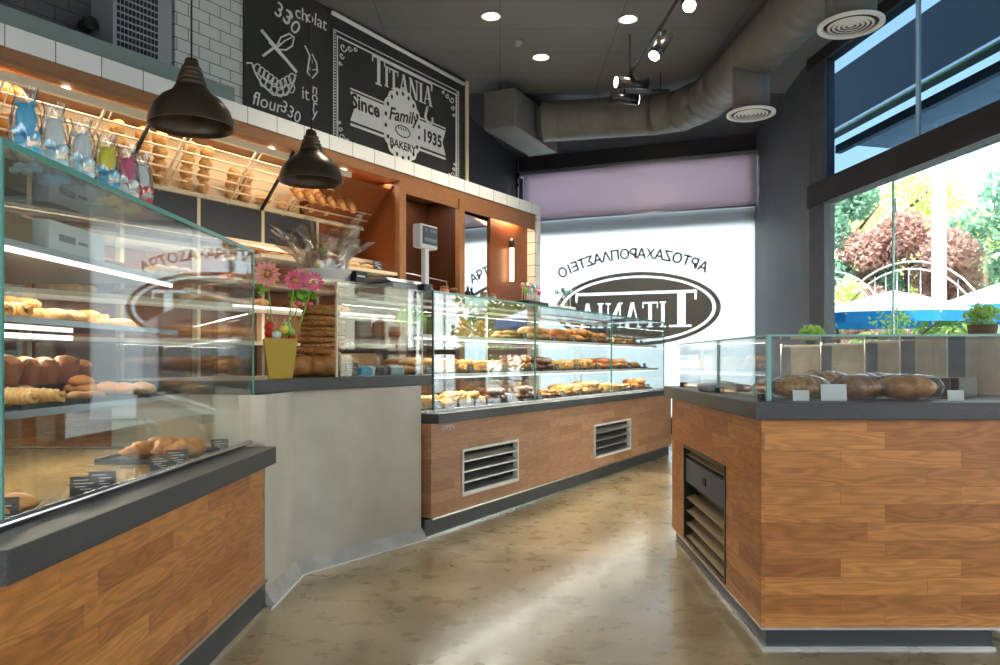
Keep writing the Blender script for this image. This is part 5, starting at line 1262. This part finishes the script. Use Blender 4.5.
# ---- passer-by on the pavement (mirrored in the cash desk glass)
def skinned(name, pts, edges, radii, m, parent, sub=2):
    me = bpy.data.meshes.new(name); me.from_pydata([Vector(p) for p in pts], edges, []); o = bpy.data.objects.new(name, me); col.objects.link(o); o.parent = parent
    md = o.modifiers.new('skin', 'SKIN'); md.use_smooth_shade = True
    for i, r in enumerate(radii): me.skin_vertices[0].data[i].radius = r if isinstance(r, tuple) else (r, r)
    me.skin_vertices[0].data[0].use_root = True
    s_ = o.modifiers.new('sub', 'SUBSURF'); s_.levels = s_.render_levels = sub; me.materials.append(m); return o
t = thing('person', 'person in white shirt and pale cap walking past outside the window', 'person', (5.75, 7.35, -.13), 1.9)
J = {'pel': (0, 0, .95), 'w': (0, .01, 1.12), 'ch': (0, 0, 1.33), 'nk': (0, .0, 1.50), 'hd0': (0, .015, 1.58), 'hd': (0, .02, 1.66), 'hdt': (0, .01, 1.74),
 'sl': (.17, 0, 1.43), 'el': (.23, -.02, 1.16), 'wl': (.22, .10, .93), 'hl': (.21, .13, .86), 'sr': (-.17, 0, 1.43), 'er': (-.23, -.03, 1.16), 'wr': (-.22, .05, .92), 'hr': (-.21, .07, .84),
 'hipl': (.09, 0, .90), 'knl': (.11, .12, .50), 'anl': (.11, .10, .09), 'tol': (.12, .24, .04), 'hipr': (-.09, 0, .90), 'knr': (-.11, -.04, .49), 'anr': (-.11, -.22, .11), 'tor': (-.12, -.09, .04)}
K = list(J); E2 = [('pel', 'w'), ('w', 'ch'), ('ch', 'nk'), ('nk', 'hd0'), ('hd0', 'hd'), ('hd', 'hdt'), ('ch', 'sl'), ('sl', 'el'), ('el', 'wl'), ('wl', 'hl'), ('ch', 'sr'), ('sr', 'er'), ('er', 'wr'), ('wr', 'hr'), ('pel', 'hipl'), ('hipl', 'knl'), ('knl', 'anl'), ('anl', 'tol'), ('pel', 'hipr'), ('hipr', 'knr'), ('knr', 'anr'), ('anr', 'tor')]
RD = {'pel': (.15, .11), 'w': (.13, .10), 'ch': (.16, .11), 'nk': .055, 'hd0': .065, 'hd': (.08, .095), 'hdt': (.06, .075), 'sl': .06, 'el': .042, 'wl': .03, 'hl': (.03, .018), 'sr': .06, 'er': .042, 'wr': .03, 'hr': (.03, .018), 'hipl': .09, 'knl': .06, 'anl': .042, 'tol': .035, 'hipr': .09, 'knr': .06, 'anr': .042, 'tor': .035}
body = skinned('body', [J[k] for k in K], [(K.index(a), K.index(b_)) for a, b_ in E2], [RD[k] for k in K], M['skin'], t)
for sx_ in (1, -1):
    h_ = J['hl' if sx_ > 0 else 'hr']
    for k in range(4): skinned('finger', [(h_[0]+.0, h_[1]-.022+.015*k, h_[2]-.01), (h_[0], h_[1]-.02+.015*k+.01, h_[2]-.05), (h_[0]-.012*sx_, h_[1]-.02+.015*k+.012, h_[2]-.08+.006*abs(k-1.5))], [(0, 1), (1, 2)], [.009, .008, .007], M['skin'], t, 1)
    skinned('thumb', [(h_[0]-.01*sx_, h_[1]+.02, h_[2]+.02), (h_[0]-.02*sx_, h_[1]+.05, h_[2]-.01), (h_[0]-.022*sx_, h_[1]+.058, h_[2]-.035)], [(0, 1), (1, 2)], [.010, .009, .008], M['skin'], t, 1)
top_k = ['w', 'pel', 'ch', 'nk2', 'sl', 'el2', 'sr', 'er2']
J['nk2'] = (0, 0, 1.47); J['el2'] = (.215, -.015, 1.22); J['er2'] = (-.215, -.02, 1.22)
R2 = {'w': (.145, .115), 'pel': (.165, .125), 'ch': (.175, .125), 'nk2': .07, 'sl': .078, 'el2': .062, 'sr': .078, 'er2': .062}
skinned('shirt', [J[k] for k in top_k], [(0, 1), (0, 2), (2, 3), (2, 4), (4, 5), (2, 6), (6, 7)], [R2[k] for k in top_k], M['paper'], t)
tr_k = ['pel', 'hipl', 'knl', 'anl', 'hipr', 'knr', 'anr']; R3 = [(.16, .12), .105, .075, .06, .105, .075, .06]
skinned('trousers', [J[k] for k in tr_k], [(0, 1), (1, 2), (2, 3), (0, 4), (4, 5), (5, 6)], R3, mat('blue_denim', (.03, .06, .16), .8), t)
MB().blob((0, .0, 1.675), (.094, .105, .10), 3, .05, 5, 2, Matrix.Rotation(-.25, 3, 'X')).build('hair', mat('auburn_hair', (.20, .05, .02), .6), t)
MB().lathe([(.10, 1.71), (.098, 1.75), (.075, 1.79), (.0, 1.81)], 24, (0, 0, 0)).build('cap', M['paper'], t)
b = MB()
for sx_ in (-1, 1): b.blob((.03*sx_, .105, 1.665), (.012, .006, .007), 1)
b.build('eyes', M['black'], t); MB().blob((0, .118, 1.635), (.011, .018, .018), 1).build('nose', M['skin'], t); MB().blob((0, .105, 1.60), (.022, .006, .006), 1).build('mouth', M['coral'], t)
SKY = 3.0; SUN = 8.0; EXPO = 0.5
# ================================================================== LIGHT, SKY, CAMERA
w = bpy.data.worlds.new('sky'); scn.world = w; w.use_nodes = True; nt = w.node_tree
for n in list(nt.nodes): nt.nodes.remove(n)
out = nt.nodes.new('ShaderNodeOutputWorld'); bg = nt.nodes.new('ShaderNodeBackground'); tc = nt.nodes.new('ShaderNodeTexCoord'); sx = nt.nodes.new('ShaderNodeSeparateXYZ')
rp = nt.nodes.new('ShaderNodeValToRGB'); e = rp.color_ramp.elements
e[0].position = .0; e[0].color = (1.7, 1.7, 1.65, 1); e[1].position = .7; e[1].color = (.55, .72, .95, 1); x = e.new(.25); x.color = (1.25, 1.32, 1.4, 1)
nt.links.new(tc.outputs['Generated'], sx.inputs[0]); nt.links.new(sx.outputs['Z'], rp.inputs['Fac']); nt.links.new(rp.outputs[0], bg.inputs['Color'])
bg.inputs['Strength'].default_value = SKY; nt.links.new(bg.outputs[0], out.inputs['Surface'])
l = bpy.data.lights.new('sun', 'SUN'); l.energy = SUN; l.angle = .02; l.color = (1, .96, .9)
o = bpy.data.objects.new('sun', l); col.objects.link(o); o.rotation_euler = Vector((-.62, -.62, 1.0)).to_track_quat('Z', 'Y').to_euler()
# shelf and soffit lamps of the shop
def area(loc, rz, sx_, sy_, en, c=(1, .8, .55), tilt=(0, 0)):
    l = bpy.data.lights.new('strip_lamp', 'AREA'); l.shape = 'RECTANGLE'; l.size = sx_; l.size_y = sy_; l.energy = en; l.color = c
    o = bpy.data.objects.new('strip_lamp', l); o.location = loc; o.rotation_euler = (tilt[0], tilt[1], rz); col.objects.link(o); return o
area(BK.P(.2, .16, 2.955), BK.rz, 4.4, .06, 13)
for s_ in (-1.85, -1.05, -.2, .68, 1.55): pass
area(BK.P(2.7, .2, 2.94), BK.rz, .5, .1, 4); area(BK.P(4.4, .08, 2.94), BK.rz, .5, .06, 5)
for z in (1.29, 1.02, 1.56): area(CT.P(2.5, .2 if z < 1.5 else .6, z), CT.rz, 4.6, .03, 16, (1, .95, .86))
area((-1.53, 2.6, 1.49), PI/2, 1.6, .03, 7, (1, .93, .82)); area((-1.9, 2.6, 1.23), PI/2, 1.5, .03, 5, (1, .9, .75)); area((-1.6, 2.6, .98), PI/2, 1.5, .03, 5, (1, .85, .65))
area(BK.P(-.4, .08, 1.57), BK.rz, 4.6, .04, 12, (1, .85, .65)); area(BK.P(-.4, .34, 2.13), BK.rz, 4.6, .04, 12, (1, .85, .65))
cam = bpy.data.cameras.new('camera'); cam.sensor_width = 36; cam.lens = 36*F_PX/1000; cam.shift_y = 27.5/1000; cam.clip_end = 300
co = bpy.data.objects.new('camera', cam); co.location = (0, 0, EYE); co.rotation_euler = (PI/2, 0, 0); col.objects.link(co); scn.camera = co
vs = scn.view_settings; vs.view_transform = 'Standard'; vs.look = 'None'; vs.gamma = 1; vs.exposure = EXPO; vs.use_curve_mapping = False
